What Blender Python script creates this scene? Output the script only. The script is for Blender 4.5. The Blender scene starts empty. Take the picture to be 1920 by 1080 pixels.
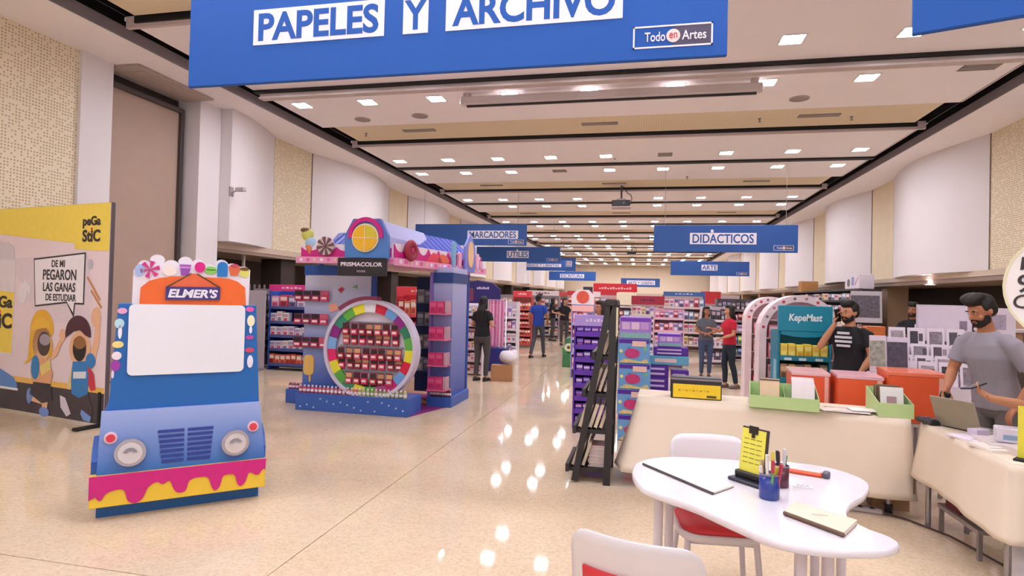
import bpy, math, random
from mathutils import Vector, Matrix, Euler
C = bpy.context.scene.collection
SC = bpy.context.scene
PI = math.pi
random.seed(7)
# ------------------------------------------------------------ camera, world, exposure
CAM_H, FPX, YAW, PITCH, ROLL = 1.62, 1117.0, 0.21646, 0.01489, 0.025185
_f = Vector((-math.sin(YAW) * math.cos(PITCH), math.cos(YAW) * math.cos(PITCH), math.sin(PITCH)))
_r0 = Vector((math.cos(YAW), math.sin(YAW), 0)); _u0 = _r0.cross(_f)
_r = _r0 * math.cos(ROLL) + _u0 * math.sin(ROLL); _u = _u0 * math.cos(ROLL) - _r0 * math.sin(ROLL)
cam = bpy.data.cameras.new('camera'); cam.sensor_width = 36; cam.lens = FPX / 1920 * 36; cam.clip_end = 200; cam.clip_start = .05
camo = bpy.data.objects.new('camera', cam); C.objects.link(camo)
camo.matrix_world = Matrix(((_r.x, _u.x, -_f.x, 0), (_r.y, _u.y, -_f.y, 0), (_r.z, _u.z, -_f.z, CAM_H), (0, 0, 0, 1)))
SC.camera = camo
wd = bpy.data.worlds.new('world'); SC.world = wd; wd.use_nodes = True
wd.node_tree.nodes['Background'].inputs[0].default_value = (.93, .95, 1, 1)
wd.node_tree.nodes['Background'].inputs[1].default_value = .8  # uniform fill light, added to enter through the rear end left open
vs = SC.view_settings; vs.view_transform = 'Standard'; vs.look = 'None'; vs.gamma = 1; vs.use_curve_mapping = False; vs.exposure = 0.2
LAMP_E = 76.0

def at(px, py, Y=None, z=None):
    'world point on the plane Y (or the height z) behind a spot of the 1920x1080 picture'
    d = _r * ((px - 960) / FPX) - _u * ((py - 540) / FPX) + _f
    t = Y / d.y if Y is not None else (z - CAM_H) / d.z
    return Vector((0, 0, CAM_H)) + d * t

_ord = 'first second third fourth fifth sixth seventh eighth ninth tenth eleventh twelfth thirteenth fourteenth fifteenth sixteenth seventeenth eighteenth nineteenth twentieth'.split()
def nth(i):
    'ordinal word for a zero-based place'
    return _ord[i] if i < 20 else ('twenty-' + _ord[i - 20] if i < 29 else 'number-%d' % (i + 1))
# ------------------------------------------------------------ materials
def lin(h):
    h = h.lstrip('#'); out = []
    for i in (0, 2, 4):
        c = int(h[i:i + 2], 16) / 255
        out.append(c / 12.92 if c <= .04045 else ((c + .055) / 1.055) ** 2.4)
    return out
_mc = {}
def M(hx, rough=.55, metal=0., var=.07, scale=14., bump=0., emit=0., trans=0., spec=.5, grad=None, coat=0.):
    'procedural material: colour with a little noise variation, optional bump, printed vertical gradient'
    key = (hx, rough, metal, var, scale, bump, emit, trans, spec, grad, coat)
    if key in _mc: return _mc[key]
    m = bpy.data.materials.new('mat_' + hx.strip('#')); m.use_nodes = True
    nt = m.node_tree; b = nt.nodes['Principled BSDF']; L = nt.links
    b.inputs['Roughness'].default_value = rough; b.inputs['Metallic'].default_value = metal
    b.inputs['Specular IOR Level'].default_value = spec
    b.inputs['Coat Weight'].default_value = coat
    c = lin(hx)
    tc = nt.nodes.new('ShaderNodeTexCoord'); nz = nt.nodes.new('ShaderNodeTexNoise')
    nz.inputs['Scale'].default_value = scale; nz.inputs['Detail'].default_value = 3
    L.new(tc.outputs['Object'], nz.inputs['Vector'])
    mx = nt.nodes.new('ShaderNodeMix'); mx.data_type = 'RGBA'
    L.new(nz.outputs['Fac'], mx.inputs['Factor'])
    mx.inputs['A'].default_value = [max(0, x * (1 - var)) for x in c] + [1]
    mx.inputs['B'].default_value = [min(1, x * (1 + var)) for x in c] + [1]
    out = mx.outputs['Result']
    if grad:   # a printed gradient from hx at the bottom to another colour at the top of the sheet
        sx = nt.nodes.new('ShaderNodeSeparateXYZ'); L.new(tc.outputs['Generated'], sx.inputs[0])
        g = nt.nodes.new('ShaderNodeMix'); g.data_type = 'RGBA'
        L.new(sx.outputs['Z'], g.inputs['Factor']); L.new(out, g.inputs['A']); g.inputs['B'].default_value = lin(grad) + [1]
        out = g.outputs['Result']
    L.new(out, b.inputs['Base Color'])
    if emit:
        L.new(out, b.inputs['Emission Color']); b.inputs['Emission Strength'].default_value = emit
    if trans:
        b.inputs['Transmission Weight'].default_value = trans; b.inputs['IOR'].default_value = 1.3
    if bump:
        bp = nt.nodes.new('ShaderNodeBump'); bp.inputs['Strength'].default_value = bump; bp.inputs['Distance'].default_value = .01
        L.new(nz.outputs['Fac'], bp.inputs['Height']); L.new(bp.outputs[0], b.inputs['Normal'])
    _mc[key] = m
    return m

# ------------------------------------------------------------ mesh builder
class G:
    def __init__(s): s.v = []; s.f = []; s.mi = []; s.sm = []
    def add(s, vs, fs, mi=0, smooth=False, T=None):
        o = len(s.v)
        for p in vs:
            p = Vector(p)
            s.v.append(tuple(T @ p) if T is not None else tuple(p))
        for f in fs: s.f.append([o + i for i in f]); s.mi.append(mi); s.sm.append(smooth)
        return s
    def box(s, x0, x1, y0, y1, z0, z1, mi=0, T=None, bev=0.):
        if x0 > x1: x0, x1 = x1, x0
        if y0 > y1: y0, y1 = y1, y0
        if z0 > z1: z0, z1 = z1, z0
        if bev <= 0:
            vs = [(x, y, z) for z in (z0, z1) for y in (y0, y1) for x in (x0, x1)]
            return s.add(vs, [(0, 2, 3, 1), (4, 5, 7, 6), (0, 1, 5, 4), (2, 6, 7, 3), (0, 4, 6, 2), (1, 3, 7, 5)], mi, False, T)
        b = min(bev, (x1 - x0) * .45, (y1 - y0) * .45, (z1 - z0) * .45)
        vs = []; ix = {}
        for i in (0, 1):
            for j in (0, 1):
                for k in (0, 1):
                    p = ((x0, x1)[i], (y0, y1)[j], (z0, z1)[k]); n = ((b, -b)[i], (b, -b)[j], (b, -b)[k])
                    for a in range(3):
                        q = list(p)
                        for c in range(3):
                            if c != a: q[c] += n[c]
                        ix[i, j, k, a] = len(vs); vs.append(q)
        fs = []
        for a in range(3):
            b1, b2 = [c for c in range(3) if c != a]
            for e in (0, 1):
                loop = []
                for u, w in ((0, 0), (1, 0), (1, 1), (0, 1)):
                    t = [0, 0, 0]; t[a] = e; t[b1] = u; t[b2] = w
                    loop.append(ix[t[0], t[1], t[2], a])
                fs.append(loop)
        for a in range(3):       # edges along axis a
            b1, b2 = [c for c in range(3) if c != a]
            for u in (0, 1):
                for w in (0, 1):
                    q = []
                    for e, c in ((0, b1), (1, b1), (1, b2), (0, b2)):
                        t = [0, 0, 0]; t[a] = e; t[b1] = u; t[b2] = w
                        q.append(ix[t[0], t[1], t[2], c])
                    fs.append(q)
        for i in (0, 1):
            for j in (0, 1):
                for k in (0, 1): fs.append([ix[i, j, k, a] for a in range(3)])
        return s.add(vs, fs, mi, False, T)
    def rings(s, rs, mi=0, smooth=True, cap=True, T=None, closed=True):
        n = len(rs[0]); vs = [p for r in rs for p in r]; fs = []
        for i in range(len(rs) - 1):
            for j in range(n if closed else n - 1):
                k = (j + 1) % n
                fs.append((i * n + j, i * n + k, (i + 1) * n + k, (i + 1) * n + j))
        s.add(vs, fs, mi, smooth, T)
        if cap and closed:
            s.add(rs[0], [list(range(n))[::-1]], mi, False, T); s.add(rs[-1], [list(range(n))], mi, False, T)
        return s
    def lathe(s, prof, n=16, mi=0, c=(0, 0, 0), T=None, smooth=True, cap=True):
        rs = [[(c[0] + r * math.cos(2 * PI * j / n), c[1] + r * math.sin(2 * PI * j / n), c[2] + z) for j in range(n)] for r, z in prof]
        return s.rings(rs, mi, smooth, cap, T)
    def cyl(s, p, q, r0, r1=None, n=12, mi=0, T=None, cap=True):
        p, q = Vector(p), Vector(q); r1 = r0 if r1 is None else r1
        d = (q - p).normalized(); a = d.orthogonal().normalized(); b = d.cross(a)
        rs = [[c + (a * math.cos(2 * PI * j / n) + b * math.sin(2 * PI * j / n)) * r for j in range(n)] for c, r in ((p, r0), (q, r1))]
        return s.rings(rs, mi, True, cap, T)
    def tube(s, pts, r, n=8, mi=0, T=None):
        pts = [Vector(p) for p in pts]; rs = []; a = None
        for i, p in enumerate(pts):
            d = (pts[min(i + 1, len(pts) - 1)] - pts[max(i - 1, 0)]).normalized()
            a = d.orthogonal().normalized() if a is None else (a - d * a.dot(d)).normalized()
            b = d.cross(a); rr = r[i] if isinstance(r, (list, tuple)) else r
            rs.append([p + (a * math.cos(2 * PI * j / n) + b * math.sin(2 * PI * j / n)) * rr for j in range(n)])
        return s.rings(rs, mi, True, True, T)
    def prism(s, poly, a, b, pl='xz', mi=0, T=None, side_mi=None, smooth=False):
        'extrude a 2D outline between depths a and b along the axis that is not in pl'
        def P(u, w, d): return {'xz': (u, d, w), 'xy': (u, w, d), 'yz': (d, u, w)}[pl]
        n = len(poly)
        va = [P(u, w, a) for u, w in poly]; vb = [P(u, w, b) for u, w in poly]
        s.add(va, [list(range(n))[::-1]], mi, False, T); s.add(vb, [list(range(n))], mi, False, T)
        s.add(va + vb, [(i, (i + 1) % n, n + (i + 1) % n, n + i) for i in range(n)], mi if side_mi is None else side_mi, smooth, T)
        return s
    def disc(s, cx, cz, r, a, b, n=24, mi=0, T=None, rz=None):
        return s.prism([(cx + r * math.cos(2 * PI * i / n), cz + (rz or r) * math.sin(2 * PI * i / n)) for i in range(n)], a, b, 'xz', mi, T)
    def arc(s, cx, cz, r0, r1, t0, t1, a, b, n=12, mi=0, T=None, k=1.):
        o = [(cx + r1 * math.cos(t0 + (t1 - t0) * i / n), cz + k * r1 * math.sin(t0 + (t1 - t0) * i / n)) for i in range(n + 1)]
        i_ = [(cx + r0 * math.cos(t0 + (t1 - t0) * i / n), cz + k * r0 * math.sin(t0 + (t1 - t0) * i / n)) for i in range(n + 1)]
        for q in range(n): s.prism([o[q], o[q + 1], i_[q + 1], i_[q]], a, b, 'xz', mi, T)
        return s
    def ball(s, c, r, nu=14, nv=9, mi=0, T=None):
        r = (r, r, r) if not isinstance(r, (tuple, list)) else r
        rs = []
        for i in range(nv + 1):
            t = PI * (i + .001) / (nv + .002)
            rs.append([(c[0] + r[0] * math.sin(t) * math.cos(2 * PI * j / nu), c[1] + r[1] * math.sin(t) * math.sin(2 * PI * j / nu), c[2] + r[2] * math.cos(t)) for j in range(nu)])
        return s.rings(rs[::-1], mi, True, True, T)
    def quad(s, a, b, c, d, mi=0, T=None): return s.add([a, b, c, d], [(0, 1, 2, 3)], mi, False, T)
    def mesh(s, name, mats):
        me = bpy.data.meshes.new(name); me.from_pydata(s.v, [], s.f)
        for m in (mats if isinstance(mats, (list, tuple)) else [mats]): me.materials.append(m)
        me.polygons.foreach_set('material_index', s.mi); me.polygons.foreach_set('use_smooth', s.sm)
        me.update(); return me

def put(name, g, mats, parent=None, loc=None, rz=0., label=None, cat=None, group=None, kind=None, rot=None):
    me = g if isinstance(g, bpy.types.Mesh) else g.mesh(name, mats)
    o = bpy.data.objects.new(name, me); C.objects.link(o)
    if parent: o.parent = parent
    if loc is not None: o.location = loc
    if rot is not None: o.rotation_euler = rot
    elif rz: o.rotation_euler = (0, 0, rz)
    if label: o['label'] = label
    if cat: o['category'] = cat
    if group: o['group'] = group
    if kind: o['kind'] = kind
    return o
def thing(name, label, cat, loc=(0, 0, 0), rz=0., group=None):
    o = bpy.data.objects.new(name, None); C.objects.link(o); o.empty_display_size = .1
    o.location = loc; o.rotation_euler = (0, 0, rz); o['label'] = label; o['category'] = cat
    if group: o['group'] = group
    return o
def dup(root, loc, rz=None, label=None, group=None):
    r = root.copy(); C.objects.link(r); r.location = loc
    if rz is not None: r.rotation_euler = (0, 0, rz)
    if label: r['label'] = label
    if group: r['group'] = group
    for ch in list(root.children):
        c = ch.copy(); C.objects.link(c); c.parent = r
        for g_ in list(ch.children):
            d = g_.copy(); C.objects.link(d); d.parent = c
    return r
def structure(name, g, mats, parent=None, **k):
    return put(name, g, mats, parent, kind='structure' if parent is None else None, **k)

def txt(s, x, y, z, w=None, h=None, m=None, parent=None, T=None, bold=.0, depth=.002, align='c', name='lettering', shear=0., rz=0., rx=0.):
    'lettering standing in the local xz plane, facing -y; x,z is its centre (or left end); scaled to width w and/or cap height h'
    cu = bpy.data.curves.new('lettering', 'FONT'); cu.body = s; cu.size = 1; cu.extrude = .5; cu.offset = bold; cu.shear = shear; cu.resolution_u = 4
    cu.align_x = 'LEFT'; cu.space_line = .95
    ob = bpy.data.objects.new('lettering', cu)
    me = bpy.data.meshes.new_from_object(ob); bpy.data.objects.remove(ob); bpy.data.curves.remove(cu)
    me.materials.clear(); me.materials.append(m)
    xs = [v.co.x for v in me.vertices]; ys = [v.co.y for v in me.vertices]
    if not xs: return None
    x0, x1, y0, y1 = min(xs), max(xs), min(ys), max(ys)
    kx = w / (x1 - x0) if w else None; ky = h / (y1 - y0) if h else None
    kx = kx or ky; ky = ky or kx
    for v in me.vertices:
        a = (v.co.x - (x0 if align == 'l' else (x0 + x1) / 2)) * kx; b = (v.co.y - (y0 + y1) / 2) * ky
        v.co = (a, -v.co.z * depth * 2 - depth * .5 if False else -(v.co.z + .5) * depth, b)
    for p in me.polygons: p.use_smooth = False
    me.name = name
    return put(name, me, None, parent, loc=(x, y, z), rot=(rx, 0, rz))

# ------------------------------------------------------------ surface materials of the hall
def mat_floor():
    m = bpy.data.materials.new('polished_terrazzo'); m.use_nodes = True; nt = m.node_tree; L = nt.links; b = nt.nodes['Principled BSDF']
    ge = nt.nodes.new('ShaderNodeNewGeometry')
    v = nt.nodes.new('ShaderNodeTexVoronoi'); v.inputs['Scale'].default_value = 60; L.new(ge.outputs['Position'], v.inputs['Vector'])
    n = nt.nodes.new('ShaderNodeTexNoise'); n.inputs['Scale'].default_value = 1.3; n.inputs['Detail'].default_value = 5; L.new(ge.outputs['Position'], n.inputs['Vector'])
    r1 = nt.nodes.new('ShaderNodeValToRGB'); r1.color_ramp.elements[0].color = lin('#d3bea2') + [1]; r1.color_ramp.elements[1].color = lin('#e3d0b6') + [1]
    e = r1.color_ramp.elements.new(.35); e.color = lin('#ddc7ab') + [1]
    sp = nt.nodes.new('ShaderNodeSeparateColor'); L.new(v.outputs['Color'], sp.inputs[0]); L.new(sp.outputs[0], r1.inputs[0])
    r2 = nt.nodes.new('ShaderNodeValToRGB'); r2.color_ramp.elements[0].position = .3; r2.color_ramp.elements[0].color = (.9, .88, .85, 1); r2.color_ramp.elements[1].position = .7; r2.color_ramp.elements[1].color = (1, 1, 1, 1)
    L.new(n.outputs['Fac'], r2.inputs[0])
    mx = nt.nodes.new('ShaderNodeMix'); mx.data_type = 'RGBA'; mx.blend_type = 'MULTIPLY'; mx.inputs['Factor'].default_value = 1
    L.new(r1.outputs[0], mx.inputs['A']); L.new(r2.outputs[0], mx.inputs['B']); L.new(mx.outputs['Result'], b.inputs['Base Color'])
    b.inputs['Roughness'].default_value = .05; b.inputs['Specular IOR Level'].default_value = .22
    return m
def mat_perf(base, hole, step, along='y', rad=.3):
    'perforated acoustic board: rows of small dark holes, some left out'
    m = bpy.data.materials.new('perforated_board'); m.use_nodes = True; nt = m.node_tree; L = nt.links; b = nt.nodes['Principled BSDF']
    ge = nt.nodes.new('ShaderNodeNewGeometry'); sp = nt.nodes.new('ShaderNodeSeparateXYZ'); L.new(ge.outputs['Position'], sp.inputs[0])
    def math_(op, a, c=None):
        q = nt.nodes.new('ShaderNodeMath'); q.operation = op
        for i, val in enumerate((a, c)):
            if val is None: continue
            if isinstance(val, (int, float)): q.inputs[i].default_value = val
            else: L.new(val, q.inputs[i])
        return q.outputs[0]
    us = [math_('DIVIDE', sp.outputs[k], step) for k in (along.upper(), 'Z')]
    cu = [math_('SUBTRACT', math_('FRACT', u), .5) for u in us]
    d = math_('SQRT', math_('ADD', math_('MULTIPLY', cu[0], cu[0]), math_('MULTIPLY', cu[1], cu[1])))
    cb = nt.nodes.new('ShaderNodeCombineXYZ'); [L.new(math_('FLOOR', u), cb.inputs[i]) for i, u in enumerate(us)]
    wn = nt.nodes.new('ShaderNodeTexWhiteNoise'); L.new(cb.outputs[0], wn.inputs['Vector'])
    hit = math_('MULTIPLY', math_('LESS_THAN', d, rad), math_('GREATER_THAN', wn.outputs['Value'], .25))
    mx = nt.nodes.new('ShaderNodeMix'); mx.data_type = 'RGBA'; L.new(hit, mx.inputs['Factor'])
    mx.inputs['A'].default_value = lin(base) + [1]; mx.inputs['B'].default_value = lin(hole) + [1]
    L.new(mx.outputs['Result'], b.inputs['Base Color']); b.inputs['Roughness'].default_value = .7
    return m
def mat_ribbed(base, dark, step):
    m = bpy.data.materials.new('ribbed_board'); m.use_nodes = True; nt = m.node_tree; L = nt.links; b = nt.nodes['Principled BSDF']
    ge = nt.nodes.new('ShaderNodeNewGeometry'); w = nt.nodes.new('ShaderNodeTexWave'); w.inputs['Scale'].default_value = 1 / step * .314; w.bands_direction = 'X'
    L.new(ge.outputs['Position'], w.inputs['Vector'])
    mx = nt.nodes.new('ShaderNodeMix'); mx.data_type = 'RGBA'; L.new(w.outputs['Fac'], mx.inputs['Factor'])
    mx.inputs['A'].default_value = lin(dark) + [1]; mx.inputs['B'].default_value = lin(base) + [1]
    L.new(mx.outputs['Result'], b.inputs['Base Color']); b.inputs['Roughness'].default_value = .65
    return m
m_floor = mat_floor()
m_perf = mat_perf('#efe2c6', '#c4ae88', .045)
m_rib = mat_ribbed('#ead9bd', '#dfcba9', .05)
m_tan = M('#ecdcbc', .65, scale=3); m_white = M('#e8e1e2', .6, var=.02, scale=2); m_ceil = M('#faf3f4', .75, var=.02, scale=1.5)
m_black = M('#141214', .6); m_dark = M('#34261f', .7, scale=3); m_door = M('#b39a8a', .65, scale=2); m_grey = M('#9c9296', .5); m_rail = M('#c4b4ae', .4, scale=3)
m_wood = M('#a8876a', .6, scale=5); m_ledge = M('#d0bca8', .5, var=.04)
# ------------------------------------------------------------ the hall
HC, A0, PER = 5.3, 13.3, 6.54
YB, YE = -8.0, 66.0
BAYS = range(-3, 8)
XL, XR = -8.6, 7.0
base = structure('floor', G().box(-10.6, 9.2, YB, YE + 1, -.3, -.012), M('#a88a70', .6))
xs = [-10.6, -7.05, -2.05, 2.95, 7.95, 9.2]; ys = [YB, -3.7, 2.865]
while ys[-1] < YE: ys.append(ys[-1] + 5.6)
for i in range(len(xs) - 1):
    for j in range(len(ys) - 1):
        structure('slab', G().box(xs[i] + .004, xs[i + 1] - .004, ys[j] + .004, ys[j + 1] - .004, -.012, 0), m_floor, base)

ceil = structure('ceiling', G().box(-10.6, 9.2, YB, YE + 1, 5.85, 6.0), m_black)  # unseen black cover above the panels, added to stop light leaking in
CX0, CX1 = -7.08, 5.5
for k in BAYS:
    A = A0 + PER * k; B = A + 2.95
    if A > YE: break
    structure('panel', G().box(CX0, CX1, A + .06, B - .09, HC, HC + .05), m_ceil, ceil)
    structure('panel', G().box(CX0, CX1, B + .09, min(A + PER - 1.25, YE), HC, HC + .05), m_ceil, ceil)
    structure('acoustic_panel', G().box(CX0 + .28, CX1 - .28, A + PER - 1.25, A + PER - .05, HC + .0, HC + .05), m_rib, ceil)
    structure('fascia', G().box(CX0 + .04, CX1 - .04, A + .05, A + .11, HC - .11, HC + .05), M('#cdbcbe', .6), ceil)
    structure('slot_dark_bar', G().box(CX0, CX1, B - .1, B + .1, HC - .045, HC + .12), m_black, ceil)  # solid black bar filling the slot so it reads as a dark line
    structure('slot_dark_bar', G().box(CX0 + .2, CX1 - .2, A + .02, A + .05, HC - .06, HC + .06), m_black, ceil)  # black strip put in as the shadow gap ahead of the fascia
    tr = G().box(CX0, CX1, B - .085, B - .05, HC - .03, HC + .06, 0).box(CX0, CX1, B + .05, B + .085, HC - .03, HC + .06, 0)
    structure('track', tr, M('#3a3230', .5) if k != -1 else m_rail, ceil)
# dark channels along both sides and the soffits outside them
for x0, x1 in ((-7.5, -7.06), (5.48, 5.92)):
    structure('channel', G().box(x0, x1, YB, YE, HC + .34, HC + .4).box(x0 - .02, x0, YB, YE, HC - .0, HC + .4).box(x1, x1 + .02, YB, YE, HC + .06, HC + .4), m_black, ceil)
structure('soffit', G().box(-10.4, -7.44, YB, YE, HC - .03, HC + .1), m_ceil, ceil)
structure('soffit', G().box(5.86, 9.0, YB, YE, HC - .03, HC + .1), m_ceil, ceil)
for x in (-7.44, 5.84): structure('edge_trim', G().box(x, x + .02, YB, YE, HC - .07, HC + .1), m_grey, ceil)

wl = structure('wall_left', G().box(-10.5, -10.3, YB, YE, 0, HC + .4), m_dark)
wr = structure('wall_right', G().box(8.6, 8.8, YB, YE, 0, HC + .4), m_dark)
wb = structure('wall_back', G().box(-10.5, 8.8, YE, YE + .2, 0, HC + .4), M('#ecdcc6', .7, var=.02))
Z_L, Z_R = 2.6, 2.42
def bulge(wall, xw, sg, y0, y1, zb, t0=0., t1=1., amp=.45):
    n = 14; rs = []
    front = [(xw - sg * (amp * math.sin(PI * (t0 + (t1 - t0) * i / n)) if True else 0), y0 + (y1 - y0) * i / n) for i in range(n + 1)]
    g = G()
    g.rings([[(x, y, zb), (x, y, HC)] for x, y in front], 0, True, False, closed=False)
    back = xw + sg * .25
    g.quad((front[0][0], y0, zb), (front[0][0], y0, HC), (back, y0, HC), (back, y0, zb)); g.quad((front[-1][0], y1, zb), (front[-1][0], y1, HC), (back, y1, HC), (back, y1, zb))
    g.add([(x, y, zb) for x, y in front] + [(back, y1, zb), (back, y0, zb)], [list(range(n + 3))])
    return structure('panel', g, m_white, wall)
for k in range(-3, 8):
    A = A0 + PER * k
    if A + 6 > YE + 4: break
    for wall, xw, sg, zb in ((wl, XL, -1, Z_L), (wr, XR, 1, Z_R)):
        if wall is wl and k < 0: continue
        structure('acoustic_panel', G().box(xw, xw + sg * .2, A - .75, A + .85, zb, HC), m_perf if k < 1 else m_tan, wall)
        bulge(wall, xw, sg, A + .87, min(A + PER - .77, YE), zb)
        pm = m_wood if wall is wr else m_dark
        structure('pillar', G().box(xw + sg * .05, xw + sg * .6, A - .3, A + .3, 0, zb), pm, wall)
        structure('reveal', G().box(xw - sg * .02, xw + sg * .02, A + .85, A + .87, zb, HC), M('#8f7f76', .6), wall)
bulge(wl, XL, -1, 10.45, 12.53, Z_L, .5, 1.)
# bulkhead ledges over the side recesses
y_l0 = 9.95
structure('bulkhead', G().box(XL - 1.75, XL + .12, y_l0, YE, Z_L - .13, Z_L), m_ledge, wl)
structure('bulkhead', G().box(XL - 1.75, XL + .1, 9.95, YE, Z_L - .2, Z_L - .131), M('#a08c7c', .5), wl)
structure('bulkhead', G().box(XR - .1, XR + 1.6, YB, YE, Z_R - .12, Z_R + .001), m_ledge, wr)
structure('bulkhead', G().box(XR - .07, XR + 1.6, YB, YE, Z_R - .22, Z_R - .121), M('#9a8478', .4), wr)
structure('post', G().box(XL - .06, XL - .01, 11.55, 11.6, 0, Z_L - .2), M('#b8a695', .5), wl)
structure('post', G().box(XL - .2, XL, 9.95, 10.42, 0, Z_L - .1), m_dark, wl)
# left wall close to the camera: acoustic wall, white pilaster, tall operable partition leaf, second pilaster
structure('acoustic_panel', G().box(XL - .3, XL, YB, 7.5, 0, HC), m_perf, wl)
structure('pilaster', G().box(XL - .3, XL + .06, 7.5, 8.06, 0, HC), m_white, wl)
structure('pilaster', G().box(XL - .3, XL + .2, 9.86, 10.44, 0, HC), m_white, wl)
d = structure('door_1', G().box(XL - .22, XL - .16, 8.12, 9.72, .02, 4.98), m_door)
structure('frame', G().box(XL - .24, XL - .1, 8.06, 8.12, 0, 5.06).box(XL - .24, XL - .1, 9.72, 9.8, 0, 5.06).box(XL - .24, XL - .1, 8.12, 9.72, 4.98, 5.06), M('#4a403e', .5), d)
structure('niche_panel', G().box(XL - .4, XL - .35, 8.06, 9.86, 0, HC), M('#4a3c34', .6), wl)
structure('niche_head', G().box(XL - .15, XL + .5, 8.1, 9.84, HC - .07, HC - .035).box(XL + .02, XL + .42, 8.3, 9.7, HC - .078, HC - .07), M('#b9aaa2', .6), wl)
# small camera bracket on the first white panel
wm = thing('wall_bracket', 'small pale grey device on a bracket on the left wall above the food-truck display', 'bracket', (-8.15, 10.5, 3.6))
put('plate', G().box(-.03, 0, -.06, .06, -.1, .1, bev=.005), m_grey, wm); put('arm', G().cyl((0, 0, -.02), (.16, -.02, .03), .015), m_grey, wm)
put('head', G().box(.1, .3, -.05, .05, 0, .08, bev=.012), M('#b5adb0', .5), wm)
# ------------------------------------------------------------ ceiling lights, vents, rail, projector
m_lamp = M('#f6f5ff', .5, var=0, emit=LAMP_E)
lamp0 = thing('ceiling_light', 'square white recessed ceiling light set in the stepped plaster ceiling', 'ceiling light', (0, 0, HC), 0, 'square recessed ceiling lights')
fr = G()
for x0, x1, y0, y1 in ((-.17, .17, -.17, -.145), (-.17, .17, .145, .17), (-.17, -.145, -.145, .145), (.145, .17, -.145, .145)): fr.box(x0, x1, y0, y1, -.012, 0)
put('frame', fr, M('#eee6e4', .5), lamp0)
put('diffuser', G().box(-.145, .145, -.145, .145, -.006, -.001), m_lamp, lamp0)
LX = [-6.65, -5.25, -3.86, -2.43, -1.0, .47, 1.93, 3.45, 4.93]
first = True
for k in range(-3, 8):
    B = A0 + PER * k + 2.95
    for dy in (-.86, .82):
        for i, x in enumerate(LX):
            if k == 0 and dy < 0 and i == 5 or k == 0 and dy > 0 and i == 3 or k == -1 and dy > 0 and i == 8: continue
            if k == 1 and (dy < 0 and i == 4 or dy > 0 and i in (0, 4)): continue
            if k < -1 and i in (0,): continue
            if k == -1 and dy < 0 and i == 6: x = 1.95
            where = ('just %s the %s' % ('before' if dy < 0 else 'beyond', 'partition rail' if k == -1 else '%s thick dark ceiling slot' % nth(k))) if k >= -1 else 'over the entrance end, %s row' % nth((k + 3) * 2 + (dy > 0))
            lb = '%s-from-left square ceiling light in the row %s' % (nth(i), where) if k >= -1 else '%s-from-left square ceiling light %s' % (nth(i), where)
            if first: lamp0.location = (x, B + dy, HC); lamp0['label'] = lb; first = False
            else: dup(lamp0, (x, B + dy, HC), label=lb)
def vent(nm, loc, w, d, lab, grp, slats=6):
    v = thing(nm, lab, 'vent', loc, 0, grp)
    put('backing', G().box(-w / 2, w / 2, -d / 2, d / 2, -.01, -.001), M('#8b7f78', .6), v)
    g = G()
    for i in range(slats): g.box(-w / 2, w / 2, -d / 2 + d * (i + .2) / slats, -d / 2 + d * (i + .6) / slats, -.02, -.009)
    put('slat', g, M('#a99d96', .5), v, kind='stuff'); return v
for k in range(-1, 6):
    Y = A0 + PER * k + PER - .78
    for x, wd_ in ((-4.97, 'left'), (-.96, 'middle'), (3.27, 'right')): vent('air_vent', (x, Y, HC), .75, .17, '%s grey slotted air vent in the %s tan ceiling strip' % (wd_, nth(k + 1)), 'slotted vents in the tan ceiling strips')
vent('ceiling_grille', (4.93, 10.2, HC), .5, .5, 'square grey ceiling grille near the dark channel at the right, before the first tan strip', None, 8)
vent('ceiling_grille', (.47, 15.4, HC), .35, .35, 'small square grille filling a gap in the row of lights', None, 5)
vent('ceiling_grille', (-2.43, 17.05, HC), .4, .3, 'small grey grille in the light row just beyond the thick dark slot', None, 5)
for i, (x, y) in enumerate(((-5.88, 11.58), (-4.56, 11.5), (2.66, 11.45))):
    s = thing('ceiling_speaker', ('round flat grey ceiling speaker, the leftmost one near the first tan strip', 'round flat grey ceiling speaker, second from the left wall', 'round flat grey ceiling speaker on the right part of the ceiling')[i], 'speaker', (x, y, HC))
    put('rim', G().lathe([(.17, -.001), (.17, -.012), (.15, -.016), (.15, -.001)], 24), M('#b5a8a2', .5), s)
    put('grille', G().lathe([(.15, -.001), (.15, -.008), (.0005, -.012)], 24), M('#a39791', .6), s)
for i, (x, y) in enumerate(((-6.3, 12.6), (2.2, 12.6), (-.8, 15.7), (1.2, 18.2), (3.9, 12.7))):
    s = thing('sprinkler', 'tiny grey ceiling sprinkler head ' + ('near the left end of the first tan strip', 'between the middle and right vents', 'just before the first thick slot, centre', 'beyond the first thick slot, right of centre', 'near the right end of the first tan strip')[i], 'sprinkler', (x, y, HC), 0, 'sprinkler heads')
    put('head', G().lathe([(.035, -.001), (.035, -.01), (.012, -.02), (.012, -.06), (.03, -.062), (.03, -.07)], 10), M('#8c8078', .5), s)
# partition rail under the first slot
rl = put('ceiling_rail', G().box(-7.0, 5.4, 9.7, 9.78, HC - .11, HC - .03).box(-7.0, 5.4, 9.66, 9.82, HC - .14, HC - .11), m_rail, label='long pale metal partition rail crossing the whole hall under the ceiling', cat='rail')
for x in (-6.2, -3.4, -.6, 2.2, 4.6): put('hanger', G().cyl((x, 9.74, HC - .03), (x, 9.74, HC + .05), .012, n=8), m_grey, rl)
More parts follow.
